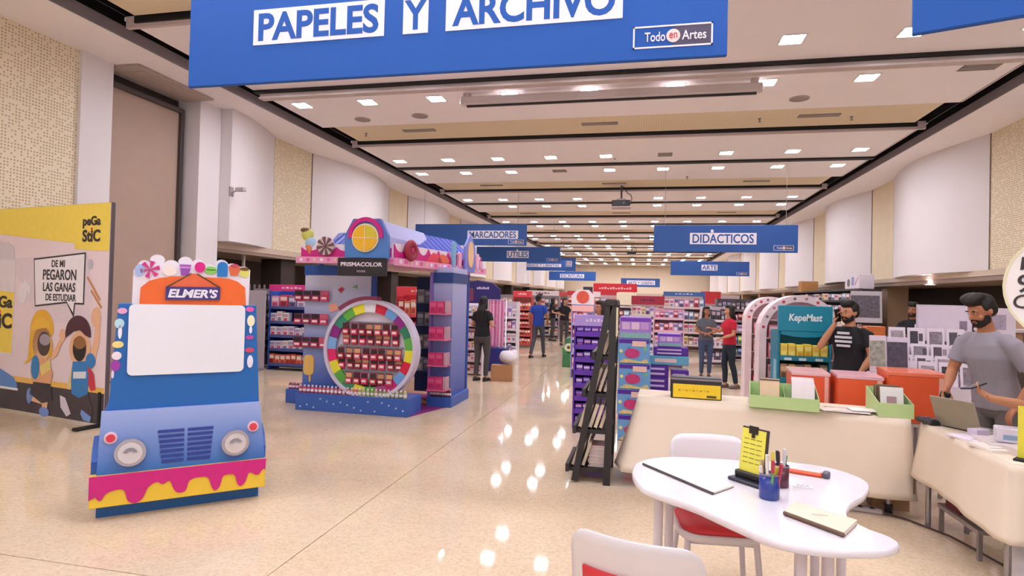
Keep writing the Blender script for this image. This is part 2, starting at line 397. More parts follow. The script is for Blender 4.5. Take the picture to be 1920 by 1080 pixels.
# rolled-up projection screen
ps = thing('projection_screen', 'rolled-up projection screen in a long white housing hanging from the ceiling behind the rail', 'projection screen', (-.7, 10.35, 5.1))
put('housing', G().box(-2.62, 2.55, -.07, .07, -.02, .13, bev=.02), M('#d8ccca', .5), ps)
put('bottom_bar', G().box(-2.5, 2.45, -.02, .02, -.055, -.02), M('#2c2728', .5), ps)
for x in (-2.5, 2.42):
    b = put('bracket', G().box(x - .06, x + .06, -.05, .05, .13, .2), M('#c9bdbb', .4), ps)
    put('hanger', G().cyl((x, 0, .2), (x, 0, HC - 5.1), .02), M('#b9adab', .4), b)
# projector
p = at(1165, 378, Y=19.5)
pr = thing('projector', 'black projector hanging on a pole from the ceiling above the middle aisle', 'projector', (p.x, 19.5, 4.6))
put('body', G().box(-.29, .29, -.25, .25, 0, .2, bev=.02), M('#2a2328', .4), pr)
put('lens', G().cyl((.1, -.25, .1), (.1, -.3, .1), .06), M('#15131a', .2), pr)
put('bottom_plate', G().box(-.3, .3, -.27, .27, -.03, 0), M('#c9b9b9', .5), pr)
put('pole', G().cyl((0, 0, .2), (0, 0, HC - 4.6), .03), M('#55494a', .5), pr)
put('mount', G().box(-.14, .14, -.12, .12, .2, .27, bev=.01), M('#cfc2c4', .4), pr)
put('cord', G().tube([(.05, .02, .68), (.1, 0, .6), (.2, 0, .45), (.3, .02, .4), (.33, .05, .3), (.29, .1, .12)], .012), m_black, pr)
p = at(1184, 484, Y=40.)
pr2 = dup(pr, (p.x, 40, 4.6), label='second dark ceiling projector, tiny and far down the hall')

# ------------------------------------------------------------ hanging department signs
m_blue = M('#2f66b4', .45, var=.03, scale=3); m_blue2 = M('#27569f', .5, var=.04, scale=2); m_sw = M('#efe9f2', .5, var=.01)
def hang_sign(cx, Y, z0, w, h, words_, lab, m=m_blue2, tz=.5, th=.36, tw=None, logo=True, rz=0., top=HC - .03, lay=None, bold=.02, accent=False):
    s = thing('hanging_sign', lab, 'sign', (cx, Y, z0), rz)
    put('board', G().box(-w / 2, w / 2, 0, .04, 0, h, bev=.006), m, s)
    for x in (-w * .42, w * .42):
        put('wire', G().cyl((x, .02, h), (x, .02, top - z0), .006, n=6), m_grey, s)
    for word, xc, ww in words_:
        b = put('word_tile', G().box(xc - ww / 2, xc + ww / 2, -.006, 0, h * tz - h * th / 2, h * tz + h * th / 2), m_sw, s)
        l = txt(word, xc, -.006, h * tz, ww * .92, h * th * .8, m, s, bold=bold); l.parent = b
    if accent:
        put('accent_mark', G().box(accent - .01, accent + .06, -.006, 0, h * .72, h * .83), m_sw, s)
    if logo:
        lw, lh = .49 * w / 3.65, .13 * h / .7
        x1 = w / 2 - .1; zc = h * .17 if logo is True else logo[1]
        if logo is not True: x1 = logo[0]; lw, lh = logo[2], logo[3]
        fr = G(); t = lh * .07
        for a, b_, c_, d_ in ((x1 - lw, x1, zc + lh / 2 - t, zc + lh / 2), (x1 - lw, x1, zc - lh / 2, zc - lh / 2 + t), (x1 - lw, x1 - lw + t, zc - lh / 2, zc + lh / 2), (x1 - t, x1, zc - lh / 2, zc + lh / 2)): fr.box(a, b_, -.006, 0, c_, d_)
        lf = put('logo_frame', fr, m_sw, s)
        put('logo_half', G().box(x1 - lw * .48, x1 - t, -.004, 0, zc - lh / 2 + t, zc + lh / 2 - t), M('#4c4560', .5), lf)
        l = txt('Todo', x1 - lw * .72, -.005, zc, lw * .26, lh * .42, m_sw, s, bold=.01); l.parent = lf
        put('logo_dot', G().disc(x1 - lw * .49, zc, lh * .3, -.008, -.004, 18), M('#f2d8d4', .5), lf)
        l = txt('en', x1 - lw * .49, -.009, zc, lw * .1, lh * .24, M('#c0304a', .5), s); l.parent = lf
        l = txt('Artes', x1 - lw * .23, -.006, zc, lw * .3, lh * .42, m_sw, s, bold=.01); l.parent = lf
    return s
# big sign close to the camera
zb = 3.285
hang_sign(-1.595, 4.2, zb, 4.23, .98, [('PAPELES', -2.54 + 1.595, 1.13), ('Y', -1.72 + 1.595, .2), ('ARCHIVO', -.83 + 1.595, 1.3)], 'huge blue hanging sign reading PAPELES Y ARCHIVO, nearest the camera',
          m=M('#2a5cb0', .6, var=.02, scale=2, spec=.2), tz=.455, th=.29, logo=(2.02, .155, .53, .155), bold=.03)
p0, p1 = at(1710, 67, Y=3.6), at(1920, 44, Y=3.45)
ang = math.atan2(-.15, p1.x - p0.x)
hang_sign(p0.x + math.cos(ang) * 1.0, 3.6 + math.sin(ang) * 1.0, 3.1, 2.0, .9, [], 'blank lower corner of a blue hanging sign at the upper right edge', m=M('#2a5cb0', .6, var=.02, scale=2, spec=.2), logo=False, rz=ang)
def sign_px(x0, x1, ytop, ybot, Y, word, lab, tx0=None, tx1=None, **k):
    a = at(x0, ybot, Y=Y); b = at(x1, ybot, Y=Y); t = at((x0 + x1) / 2, ytop, Y=Y)
    w = b.x - a.x; c = (a.x + b.x) / 2; h = t.z - (a.z + b.z) / 2
    ws = []
    if word:
        u = at(tx0, ybot, Y=Y).x - c; v = at(tx1, ybot, Y=Y).x - c; ws = [(word, (u + v) / 2, v - u)]
    return hang_sign(c, Y, (a.z + b.z) / 2, w, h, ws, lab, **k)
sign_px(1225, 1496, 422, 473, 16.6, 'DIDACTICOS', 'blue hanging sign reading DIDÁCTICOS over the right side', 1293, 1418, tz=.5, th=.42, accent=.04 - .37)
sign_px(1257, 1405, 490, 517, 30., 'ARTE', 'blue hanging sign reading ARTE behind and below the DIDÁCTICOS one', 1315, 1345, tz=.56, th=.4)
sign_px(778, 987, 420, 460, 20., 'MARCADORES', 'blue hanging sign reading MARCADORES above the candy-house kiosk', 876, 971, tz=.5, th=.38)
sign_px(893, 1050, 463, 491, 28., 'UTILES', 'blue hanging sign reading ÚTILES, second of the left row', 950, 991, tz=.5, th=.46, accent=-.05)
sign_px(953, 1060, 488, 507, 42., 'CUADERNOS Y LIBRETAS', 'blue hanging sign reading CUADERNOS Y LIBRETAS, third of the left row', 963, 1052, tz=.5, th=.3, logo=False)
sign_px(979, 1079, 483, 507.5, 46., 'PAPELES', 'blue hanging sign half hidden behind the notebooks sign', 1050, 1072, tz=.55, th=.42, logo=False)
sign_px(1029, 1117, 509, 526, 51., 'ESCRITURA', 'blue hanging sign reading ESCRITURA, lowest and farthest of the left row', 1050, 1095, tz=.5, th=.42, logo=False)
sign_px(1164, 1237, 522, 538, 59., 'ARTE Y DISEÑO', 'smallest blue hanging sign at the far end wall above the red banner', 1175, 1228, tz=.5, th=.5, logo=False)
# ------------------------------------------------------------ pegboard photo backdrop at the left
def K(hx, r=.5, **k): return M(hx, r, **k)
k_ink = K('#2c2430'); k_yel = K('#f6da5c'); k_mag = K('#d81f86'); k_wht = K('#f3f0f6', .4); k_skin = K('#eab795')
pg = thing('photo_backdrop', 'large printed backdrop panel with two cartoon schoolchildren with face holes, beside the left wall', 'backdrop', (-6.11, 5.73, 0), math.radians(-11.25))
X0 = -2.5; X1 = .1
def pl(nm, poly, m, lay, par=pg, dz=.0):
    return put(nm, G().prism(poly, -.001 * lay - .002, -.001 * lay + (.0), 'xz'), m, par)
def ell(cx, cz, rx, rz, n=20, a0=0, a1=2 * PI): return [(cx + rx * math.cos(a0 + (a1 - a0) * i / n), cz + rz * math.sin(a0 + (a1 - a0) * i / n)) for i in range(n + (0 if a1 - a0 > 6 else 1))]
put('frame', G().box(X0, X1, .0, .05, .03, 2.6, bev=.008), K('#5c5058', .5), pg)
put('panel', G().box(X0 + .01, X1 - .01, -.004, .0, .03, 2.595), K('#ecd9e2', .45, var=.04, scale=2), pg)
put('foot', G().box(X1 - .12, X1 - .04, -.28, .35, 0, .035, bev=.01).box(X1 - .1, X1 - .06, -.02, .06, .03, .4), m_black, pg)
put('foot', G().box(-2.3, -2.22, -.28, .35, 0, .035, bev=.01), m_black, pg)
pl('yellow_band', [(X0 + .01, 2.3), (-.55, 2.13), (-.55, 2.06), (X1 - .01, 2.03), (X1 - .01, 2.595), (X0 + .01, 2.595)], k_yel, 5)
pl('floor_band', [(X0 + .01, .03), (X1 - .01, .03), (X1 - .01, .40), (X0 + .01, .40)], K('#463f48', .5), 5)
pl('shelf_band', [(X0 + .01, .39), (X1 - .01, .385), (X1 - .01, .45), (X0 + .01, .46)], K('#eebe62'), 6)
pl('table_tint', [(-1.9, 1.95), (-.3, 2.0), (-.15, 1.2), (-1.2, 1.15)], K('#e3d3df'), 4.6)  # pale lilac print patch behind the speech bubble
# name mark
for s_, zc in (('peGa', 2.375), ('StiC', 2.215)): txt(s_, -.24, -.009, zc, .33, .145, k_ink, pg, bold=.035)
put('mark', G().disc(-.235, 2.295, .018, -.012, -.008, 8), K('#e2612c'), pg)
# plain glue tube, left leg and shoe
pl('glue_tube', [(X0 + .01, .72), (-1.76, .70), (-1.75, 1.95), (X0 + .01, 1.98)], K('#e6dde6'), 7)
pl('glue_cap', [(X0 + .01, 1.96), (-1.77, 1.93), (-1.80, 2.1), (-1.95, 2.16), (X0 + .01, 2.18)], K('#d9cfda'), 7.5)
pl('glue_label', [(X0 + .01, .76), (-1.77, .74), (-1.76, 1.52), (X0 + .01, 1.55)], k_yel, 8)
for s_, zc in (('peGa', 1.37), ('StiC', 1.15)): txt(s_, -2.06, -.012, zc, .56, .2, k_ink, pg, bold=.035)
put('mark', G().disc(-2.06, 1.26, .03, -.014, -.009, 8), K('#e2612c'), pg)
pl('glove', ell(-1.58, 1.5, .1, .12), K('#eee6f0'), 9)
for i in range(4): pl('glove_finger', ell(-1.52 + .05 * i - .06, 1.62 - .03 * abs(i - 1), .028, .07, 10), K('#eee6f0'), 9.4)
pl('shoe', [(-2.2, .3), (-1.62, .3), (-1.62, .36), (-1.7, .44), (-1.9, .5), (-2.1, .56)], K('#5f8fd6'), 9)
pl('shoe_sole', [(-2.2, .28), (-1.6, .28), (-1.6, .31), (-2.2, .31)], k_wht, 9.5)
# speech bubble
pl('bubble_outline', [(-1.36, 1.95), (-.33, 2.02), (-.33, 1.4), (-.5, 1.4), (-.52, 1.24), (-.66, 1.41), (-1.3, 1.35)], k_ink, 9)
pl('speech_bubble', [(-1.34, 1.93), (-.35, 2.0), (-.35, 1.42), (-.515, 1.42), (-.53, 1.3), (-.66, 1.43), (-1.285, 1.37)], K('#f3ecf6'), 10)
for s_, zc, w_, h_, xx in (('DE MI', 1.885, .26, .085, -.85), ('PEGARON', 1.75, .66, .13, -.82), ('LAS GANAS', 1.6, .64, .11, -.82), ('DE ESTUDIAR', 1.475, .60, .085, -.78)): txt(s_, xx, -.0125, zc, w_, h_, k_ink, pg, bold=.02)
# pencils drawn behind
for a, b_ in (((-.3, 1.72), (-.05, 1.45)), ((-.22, 1.56), (-.02, 1.36))):
    pl('drawn_pencil', [(a[0], a[1]), (a[0] + .02, a[1] + .02), (b_[0] + .02, b_[1] + .02), b_], K('#c98752'), 6)
pl('drawn_clip', ell(-.24, 1.88, .05, .06, 12), K('#c3bdd0'), 6)
# girl
def kid(cx, hair, hairpoly, shirt, skirt, shoes, arm, hole_z, name):
    k = put(name, G().prism(ell(cx, hole_z, .2, .21), -.011, -.009, 'xz'), k_skin, pg)
    for nm, poly, m, l in hairpoly: put(nm, G().prism(poly, -.001 * l - .002, -.001 * l, 'xz'), m, k)
    return k
girl = kid(-1.12, 0, [
    ('hair', ell(-1.14, 1.06, .24, .26, 18, -.1, PI + .15) + [(-1.41, .7), (-1.5, .62), (-1.38, .66)], K('#eab437'), 9), ('fringe', ell(-1.15, 1.02, .22, .2, 14, .5, PI - .1), K('#efbe48'), 12),
    ('face_hole', ell(-1.08, .90, .13, .15), K('#4c3a40'), 13), ('face_hole_back', ell(-1.06, .95, .11, .07), K('#a39aa8'), 14),
    ('plait', ell(-.95, .85, .045, .12, 10), K('#e0a93a'), 12),
    ('arm', [(-.96, .7), (-.82, .76), (-.7, .96), (-.76, .98), (-.88, .82), (-.97, .78)], k_skin, 10), ('hand', ell(-.72, 1.02, .06, .08, 10), k_skin, 10.5),
    ('shirt', [(-1.3, .72), (-1.0, .72), (-.88, .55), (-.93, .38), (-1.28, .38), (-1.34, .55)], K('#e6aa80'), 11), ('sleeve', ell(-1.24, .6, .09, .15, 14), K('#2f83c6'), 12),
    ('book', [(-1.15, .62), (-.95, .72), (-.92, .6), (-1.1, .5)], K('#ecd27c'), 12.5),
    ('skirt', [(-1.26, .42), (-.92, .42), (-.86, .22), (-1.08, .17), (-1.34, .27)], K('#3d3640'), 13),
    ('leg', [(-1.27, .24), (-1.1, .2), (-1.08, .16), (-1.3, .18)], k_skin, 12), ('leg', [(-1.08, .2), (-.96, .2), (-.98, .08), (-1.07, .08)], k_skin, 12),
    ('shoe', ell(-1.34, .24, .06, .1, 12), K('#7a95d4'), 13), ('shoe', ell(-1.03, .07, .1, .06, 12), K('#7a9adc'), 13)], None, None, None, None, .90, 'girl_cutout')
boy = kid(-.38, 0, [
    ('hair', ell(-.42, 1.05, .24, .22, 18, -.15, PI + .25) + [(-.5, 1.08), (-.38, 1.1), (-.28, 1.04)], K('#4a1f33'), 12),
    ('face_hole', ell(-.38, .88, .125, .15), K('#1c1520'), 13), ('face_hole_back', ell(-.38, .95, .115, .075), K('#97683e'), 14),
    ('arm', [(-.22, .72), (-.12, .66), (-.02, .98), (-.02, 1.2), (-.1, 1.22), (-.12, 1.0)], k_skin, 9), ('hand', ell(-.1, 1.26, .085, .12, 12), k_skin, 9.5),
    ('arm', [(-.52, .66), (-.6, .4), (-.54, .38), (-.46, .55)], K('#e8cf97'), 10),
    ('shirt', [(-.5, .72), (-.26, .74), (-.2, .6), (-.2, .36), (-.36, .3), (-.5, .34), (-.52, .5)], K('#2f7fc8'), 11), ('stripe', [(-.48, .6), (-.24, .62), (-.24, .54), (-.48, .52)], K('#dfe5f2'), 12), ('sleeve', ell(-.17, .75, .09, .09, 12), K('#2f7fc8'), 11),
    ('backpack', [(-.22, .7), (-.1, .6), (-.06, .42), (-.14, .4), (-.22, .5)], K('#c8324a'), 10.5),
    ('trousers', [(-.52, .36), (-.2, .36), (-.1, .2), (-.12, .1), (-.3, .12), (-.4, .22), (-.58, .18), (-.56, .3)], K('#463c46'), 10.2),
    ('shoe', [(-.72, .3), (-.62, .28), (-.5, .1), (-.58, .06), (-.7, .16)], K('#dcd3e6'), 13), ('shoe', [(-.3, .17), (-.12, .1), (-.14, .04), (-.26, .05), (-.32, .12)], K('#7ea0e2'), 13)], None, None, None, None, .88, 'boy_cutout')

# ------------------------------------------------------------ cardboard food-truck display
ft = thing('food_truck_display', 'blue cardboard food-truck display with a blank white windscreen standing on the floor', 'display', (-3.68, 3.45, 0), math.atan2(.72, .77))
c_b1 = K('#1f63ad', .4, var=.03); c_b2 = K('#2466b4', .4, grad='#98a9dc'); W_ = 1.055
put('plinth', G().box(0, W_, .03, .5, 0, .3, bev=.004), c_b1, ft)
put('body', G().prism([(.05, .74), (1.042, .74), (1.0, 1.5), (.09, 1.5)], .05, .42, 'xz'), K('#1d66b2', .4, var=.04), ft)
put('rear_box', G().box(.03, 1.03, .06, .48, .28, .75), c_b1, ft)
hood = put('hood', G().add([(.0, -.045, .3), (1.085, -.045, .3), (1.046, .02, .742), (.014, .02, .742), (.0, .06, .3), (1.085, .06, .3), (1.046, .06, .742), (.014, .06, .742)],
    [(0, 1, 2, 3), (5, 4, 7, 6), (4, 0, 3, 7), (1, 5, 6, 2), (3, 2, 6, 7), (4, 5, 1, 0)]), c_b2, ft)
TH = Matrix.Translation((0, -.045, .3)) @ Matrix.Rotation(-math.atan2(.065, .442), 4, 'X') @ Matrix.Translation((0, .045, -.3))   # lies on the hood slope
def onhood(nm, g, m, par=hood): return put(nm, g, m, par)
def hd(x, z, off=0): t = (z - .3) / .442; return -.045 + .065 * t - off
for i, x in enumerate((.195, .87)):
    h = put('headlight', G().disc(x, .457, .096, -.085, -.045, 28, 0, Matrix.Translation((0, .018, 0))), K('#b9b7c6', .25, metal=.7), hood)
    put('reflector', G().disc(x, .457, .074, -.093, -.084, 24, 0, Matrix.Translation((0, .018, 0))), K('#d8d4dc', .2, metal=.4), h)
    put('bulb_glass', G().arc(x, .45, .02, .045, .3, PI - .3, -.098, -.092, 8, 0, Matrix.Translation((0, .018, 0))), K('#8f8c98', .3), h)
for x in (.075, .996):
    h = put('side_light', G().disc(x, .562, .04, -.025, .02, 18), K('#e9cdd6', .4), hood)
    put('red_lens', G().disc(x, .562, .028, -.032, -.024, 16), K('#dc3f52', .35), h)
for c in range(2):
    for i in range(7):
        z = .578 - i * .035; xa, xb = ((.358 + i * .005, .527) if c == 0 else (.549, .72 - i * .003))
        onhood('slat', G().box(xa, xb, hd(0, z) - .008, hd(0, z) + .01, z - .011, z + .009), K('#2b3f96', .5))
drip = [(-.03, .316)]
prof = [(0, .18), (.03, .15), (.07, .20), (.16, .21), (.19, .13), (.235, .105), (.28, .135), (.31, .205), (.36, .235), (.40, .215), (.44, .235), (.47, .17), (.50, .14), (.545, .15), (.57, .22), (.64, .235), (.69, .22), (.715, .15), (.74, .12), (.77, .15), (.79, .22), (.84, .23), (.87, .215), (.89, .15), (.915, .13), (.945, .16), (.97, .225), (1.03, .2), (1.07, .24), (1.085, .23)]
put('bumper', G().box(-.035, 1.088, -.075, .03, .1, .315, bev=.004), K('#f0c93c', .4, var=.05), ft)
pf = []
for i in range(len(prof) - 1):
    a, b, c_, d_ = (prof[max(0, min(len(prof) - 1, i + k))] for k in (-1, 0, 1, 2))
    for j in range(4):
        t = j / 4; pf.append(tuple(.5 * (2 * b[k] + (c_[k] - a[k]) * t + (2 * a[k] - 5 * b[k] + 4 * c_[k] - d_[k]) * t * t + (3 * b[k] - a[k] - 3 * c_[k] + d_[k]) * t ** 3) for k in (0, 1)))
put('icing_drip', G().prism([(-.037, .318), (-.037, .16)] + pf + [prof[-1]] + [(1.089, .318)], -.084, -.074, 'xz'), K('#cf1c80', .35), ft)
for x, s_ in ((-.035, 0), (1.05, 1)):
    put('fender', G().prism([(0, .31), (.5, .31), (.5, .4), (.42, .5), (.2, .54), (.06, .48), (0, .4)], x, x + .045, 'yz'), K('#2a5cae', .4), ft)
def rrect(x0, x1, z0, z1, r=.03, n=5):
    o = []
    for cx, cz, a in ((x1 - r, z1 - r, 0), (x0 + r, z1 - r, PI / 2), (x0 + r, z0 + r, PI), (x1 - r, z0 + r, 1.5 * PI)):
        o += [(cx + r * math.cos(a + PI / 2 * i / n), cz + r * math.sin(a + PI / 2 * i / n)) for i in range(n + 1)]
    return o
put('windscreen', G().prism(rrect(.155, .92, .987, 1.5, .035), .03, .06, 'xz'), K('#e9eaf4', .12, var=.02, scale=3), ft)
# header with sweets
sc = [(.17, 1.49), (.945, 1.49), (.95, 1.78)]
for cx, cz, rx, rz in ((.90, 1.765, .05, .04), (.82, 1.785, .05, .04), (.745, 1.80, .05, .05), (.66, 1.78, .045, .03), (.585, 1.80, .045, .045), (.50, 1.81, .05, .05), (.41, 1.79, .05, .04), (.32, 1.82, .05, .045), (.24, 1.77, .045, .05)):
    sc += ell(cx, cz, rx, rz, 6, .3, PI - .3)
sc += [(.172, 1.74)]
hdr = put('header', G().prism(sc, .06, .09, 'xz'), K('#e6e2ee', .5), ft)
put('orange_arch', G().prism([(.216, 1.5), (.925, 1.5), (.915, 1.64), (.86, 1.685), (.80, 1.705), (.66, 1.71), (.565, 1.715), (.44, 1.71), (.34, 1.695), (.27, 1.67), (.22, 1.62)], .048, .06, 'xz'), K('#ea6a2c', .4), hdr)
pk = put('sign_peak', G().prism([(.385, 1.625), (.54, 1.735), (.58, 1.735), (.735, 1.63)], .040, .048, 'xz'), K('#e56a44', .4), hdr)
for a, b_ in (((.385, 1.63), (.54, 1.735)), ((.58, 1.735), (.735, 1.635))): put('sign_line', G().tube([(a[0], .038, a[1]), (b_[0], .038, b_[1])], .005, 5), K('#5a4a2e'), hdr)
nb = put('name_board', G().prism([(.378, 1.535), (.738, 1.54), (.738, 1.637), (.378, 1.632)], .030, .046, 'xz'), K('#44347c', .4), hdr)
l = txt("ELMER'S", .558, .029, 1.585, .33, .066, K('#ece8f4', .4), ft, bold=.04, shear=.2); l.parent = hdr
def sw(nm, poly, hx, y=.05): return put(nm, G().prism(poly, y, .062, 'xz'), K(hx, .4), hdr)
for i in range(6): sw('pinwheel_sweet', [(.275, 1.755)] + ell(.275, 1.755, .062, .062, 4, i * PI / 3, i * PI / 3 + PI / 6), '#cf2f86')
sw('marshmallow', ell(.40, 1.75, .045, .04), '#efe2dd'); sw('blue_puff', ell(.21, 1.745, .03, .045), '#a7b8e6')
sw('purple_cup', [(.462, 1.80), (.538, 1.80), (.525, 1.72), (.475, 1.72)], '#9c4fb4'); sw('cup_stripe', [(.463, 1.785), (.537, 1.785), (.535, 1.77), (.465, 1.77)], '#c889d4', .047)
sw('pink_ball', ell(.598, 1.785, .036, .04), '#d91a86'); sw('green_sweet', ell(.672, 1.765, .042, .03), '#8ccc62'); sw('sweet_stripe', [(.64, 1.772), (.705, 1.772), (.705, 1.764), (.64, 1.764)], '#3f7f3a', .047)
sw('blue_lolly', ell(.752, 1.80, .036, .034, 8, 0, PI) + [(.716, 1.72), (.788, 1.72)], '#2077c2')
sw('muffin', ell(.835, 1.79, .04, .03, 8, 0, PI) + [(.81, 1.73), (.86, 1.73)], '#d8673f'); sw('muffin_top', ell(.835, 1.806, .03, .016, 10), '#c24b64', .047)
sw('ice_cream', ell(.908, 1.755, .035, .035), '#dcd86a'); sw('chocolate_top', ell(.908, 1.785, .034, .014, 10), '#6e4526', .047)
# printed sweets along both window posts
for x, z, hx, rx, rz in ((.115, 1.45, '#e6a7cf', .03, .022), (.1, 1.36, '#b8e0ee', .03, .035), (.105, 1.30, '#f6f0f8', .012, .05), (.095, 1.21, '#efd98a', .035, .025), (.09, 1.13, '#f2e6f0', .03, .03), (.085, 1.06, '#9c3aa6', .03, .04), (.07, 1.0, '#ecd6f2', .008, .03),
                         (.955, 1.47, '#d85fae', .03, .02), (.965, 1.38, '#f5ecc4', .028, .045), (.965, 1.31, '#f3edf8', .01, .03), (.96, 1.25, '#b14a9e', .03, .018), (.962, 1.15, '#c8496c', .033, .02), (.968, 1.06, '#e8e2f2', .022, .05)):
    put('printed_sweet', G().disc(x, z, rx, .044, .05, 12, rz=rz), K(hx, .5), ft)

# ------------------------------------------------------------ candy-house pencil kiosk
ki = thing('candy_house_kiosk', 'candy-house pencil kiosk with a rainbow ring and blue roofs on the hall floor', 'kiosk')
k_b = K('#3a62b6', .45, var=.08, scale=20); k_lil = K('#a9b2e4', .5); k_pk = K('#ea9cc4', .45); k_m = K('#cf1f83', .4)
put('base', G().box(-4.63, -2.98, 7.38, 7.86, 0, .235, bev=.006), k_b, ki)
put('base', G().box(-5.05, -4.631, 7.79, 8.7, 0, .2, bev=.006), k_b, ki)
put('base', G().box(-3.04, -2.66, 8.22, 9.1, 0, .15, bev=.006), k_b, ki)
for i in range(16): put('printed_star', G().disc(-4.55 + (i * 37 % 16) * .1, .05 + (i * 7 % 5) * .03, .012, 7.372, 7.381, 6), K('#b9d3f0'), ki)
fw = put('front_wall', G().box(-4.74, -3.72, 7.72, 7.8, .2, 2.0), K('#2f5fba', .45, grad='#d9d8ee'), ki)
put('wall_band', G().box(-4.75, -3.71, 7.71, 7.72, 1.86, 2.0), K('#2a58ae', .45, var=.1, scale=12), fw)
put('wall_edge', G().box(-3.72, -3.66, 7.74, 7.8, .2, 2.0), K('#3654a8', .5), fw)
put('printed_lolly', G().prism(rrect(-4.72, -4.56, .43, .72, .06), 7.705, 7.72, 'xz').box(-4.63, -4.6, 7.705, 7.72, .34, .44), K('#eec06a'), fw)
put('printed_heart', G().prism([(-4.22, 1.66), (-4.16, 1.7), (-4.12, 1.67), (-4.17, 1.61)], 7.71, 7.72, 'xz'), K('#b02a48'), fw)
put('printed_leaf', G().prism([(-4.0, 1.7), (-3.93, 1.74), (-3.92, 1.68)], 7.71, 7.72, 'xz'), K('#7fae92'), fw)
put('printed_cone', G().prism([(-4.36, 1.45), (-4.24, 1.47), (-4.2, 1.38), (-4.32, 1.33)], 7.71, 7.72, 'xz'), K('#f0a68c'), fw)
for x_, y_ in ((-4.6, 9.7), (-2.9, 9.7), (-4.6, 7.9)): put('roof_post', G().cyl((x_, y_, 0), (x_, y_, 2.03), .03), K('#3654a8', .5), ki)
# ring
RX, RZ, RY = -3.575, .86, 7.47
rg = put('ring_rim', G().arc(RX, RZ, .625, .67, 0, 2 * PI, RY - .06, RY + .12, 48), K('#cfc8de', .4), ki)
cols = ['#d2143e', '#6aa3e0', '#8d1f86', '#2f7f62', '#5fb44a', '#ece23e', '#d2143e', '#6aa3e0', '#c21f7c', '#b0508e', '#58b050', '#e6dc42', '#3f8f6a', '#5aa646', '#e8df3c', '#e01f6a', '#7fb2e4', '#8d1f86', '#2a8a74', '#62b446', '#eee23c', '#e9e8f4']
nseg = len(cols)
for i in range(nseg):
    t1 = PI / 2 - .12 - 2 * PI * i / nseg; t0 = t1 - 2 * PI / nseg
    put('segment', G().arc(RX, RZ, .505, .625, t0, t1, RY - .03, RY, 4), K(cols[i], .4), ki)
put('ring_back', G().disc(RX, RZ, .52, RY + .03, RY + .05, 40), K('#ded2e2', .5), ki)
put('arch_band', G().arc(RX - .02, RZ, .66, .72, PI * .45, PI * .72, RY - .05, RY + .1, 10), K('#8a3a5c', .5), ki)
for r_ in range(3): put('hook_rail', G().box(RX - .46, RX + .46, RY + .0, RY + .03, 1.22 - r_ * .33, 1.235 - r_ * .33), m_grey, ki)
# roof slab, trim, parapets
roof = [(-4.55, 7.2), (-3.16, 7.2), (-2.66, 9.9), (-4.6, 9.9)]
put('roof_slab', G().prism(roof, 2.03, 2.06, 'xy'), K('#d9a9b4', .5), ki)
trim = put('roof_trim', G().box(-4.56, -3.15, 7.185, 7.2, 2.005, 2.09), k_pk, ki)
import mathutils
ed = Vector((.5, 2.7, 0)).normalized(); ang_r = math.atan2(ed.y, ed.x)
TR = Matrix.Translation((-3.16, 7.2, 0)) @ Matrix.Rotation(ang_r, 4, 'Z')       # local x runs back along the right-hand eave, -y faces out
put('roof_trim', G().box(0, 2.75, -.02, 0, 1.99, 2.09, T=TR), k_pk, ki)
for i in range(14): put('trim_sprinkle', G().box(-4.5 + i * .1, -4.46 + i * .1, 7.178, 7.186, 2.03, 2.07), K(('#f6e3ea', '#e2679f', '#f0c2a6')[i % 3]), trim)
for i in range(20): put('trim_sprinkle', G().box(.1 + i * .13, .16 + i * .13, -.026, -.019, 2.02, 2.07, T=TR), K(('#f6e3ea', '#e2679f', '#f0c2a6')[i % 3]), trim)
def scal(x0, x1, z0, z1, n, amp):
    o = [(x0, z0), (x1, z0)]
    for i in range(n * 6 + 1):
        t = i / (n * 6); o.append((x1 + (x0 - x1) * t, z1 - amp * abs(math.sin(PI * n * t)) ** .6))
    return o
pa = put('parapet', G().box(-4.5, -3.2, 7.22, 7.25, 2.09, 2.26), K('#f0e4ee', .5), ki)
put('icing', G().prism(scal(-4.5, -3.2, 2.09, 2.22, 5, .05), 7.205, 7.22, 'xz'), k_m, pa)
pb = put('parapet', G().box(.02, 2.6, .02, .05, 2.09, 2.28, T=TR), K('#f0e4ee', .5), ki)
put('icing', G().prism(scal(.02, 2.6, 2.09, 2.27, 9, .1), .005, .02, 'xz', T=TR), k_m, pb)
put('icing_point', G().prism([(1.75, 1.99), (2.1, 1.99), (1.95, 1.75)], -.03, -.02, 'xz', T=TR), K('#f08ab0'), ki)
# gable front with round window and the lilac barrel behind it
q = .9756
def gx(x): return -4.63 * q + x * q
gab = [(gx(.724), 2.06), (gx(.714), 2.37), (gx(.833), 2.585), (gx(1.22), 2.585), (gx(1.333), 2.37), (gx(1.342), 2.06)]
ga = put('gable', G().prism(gab, 7.12, 7.19, 'xz'), K('#4c86cc', .45, grad='#5a6fc0'), ki)
put('barrel_roof', G().prism([(gx(.73), 2.09), (gx(.73), 2.36), (gx(.84), 2.57), (gx(1.215), 2.57), (gx(1.325), 2.36), (gx(1.325), 2.09)], 7.19, 8.7, 'xz'), K('#b4b6e6', .5), ki)
cx = gx(1.02); put('window_rim', G().disc(cx, 2.335, .185, 7.095, 7.12, 30), K('#f4dfa8', .4), ga)
for i in range(4): put('pane', G().arc(cx, 2.335, .012, .165, i * PI / 2 + .07, (i + 1) * PI / 2 - .07, 7.08, 7.096, 8), K('#f2b928' if i != 0 else '#d9c53c', .4), ga)
put('window_bar', G().box(cx - .165, cx + .165, 7.078, 7.094, 2.329, 2.341).box(cx - .006, cx + .006, 7.077, 7.094, 2.17, 2.5), K('#f6d9a8', .5), ga)
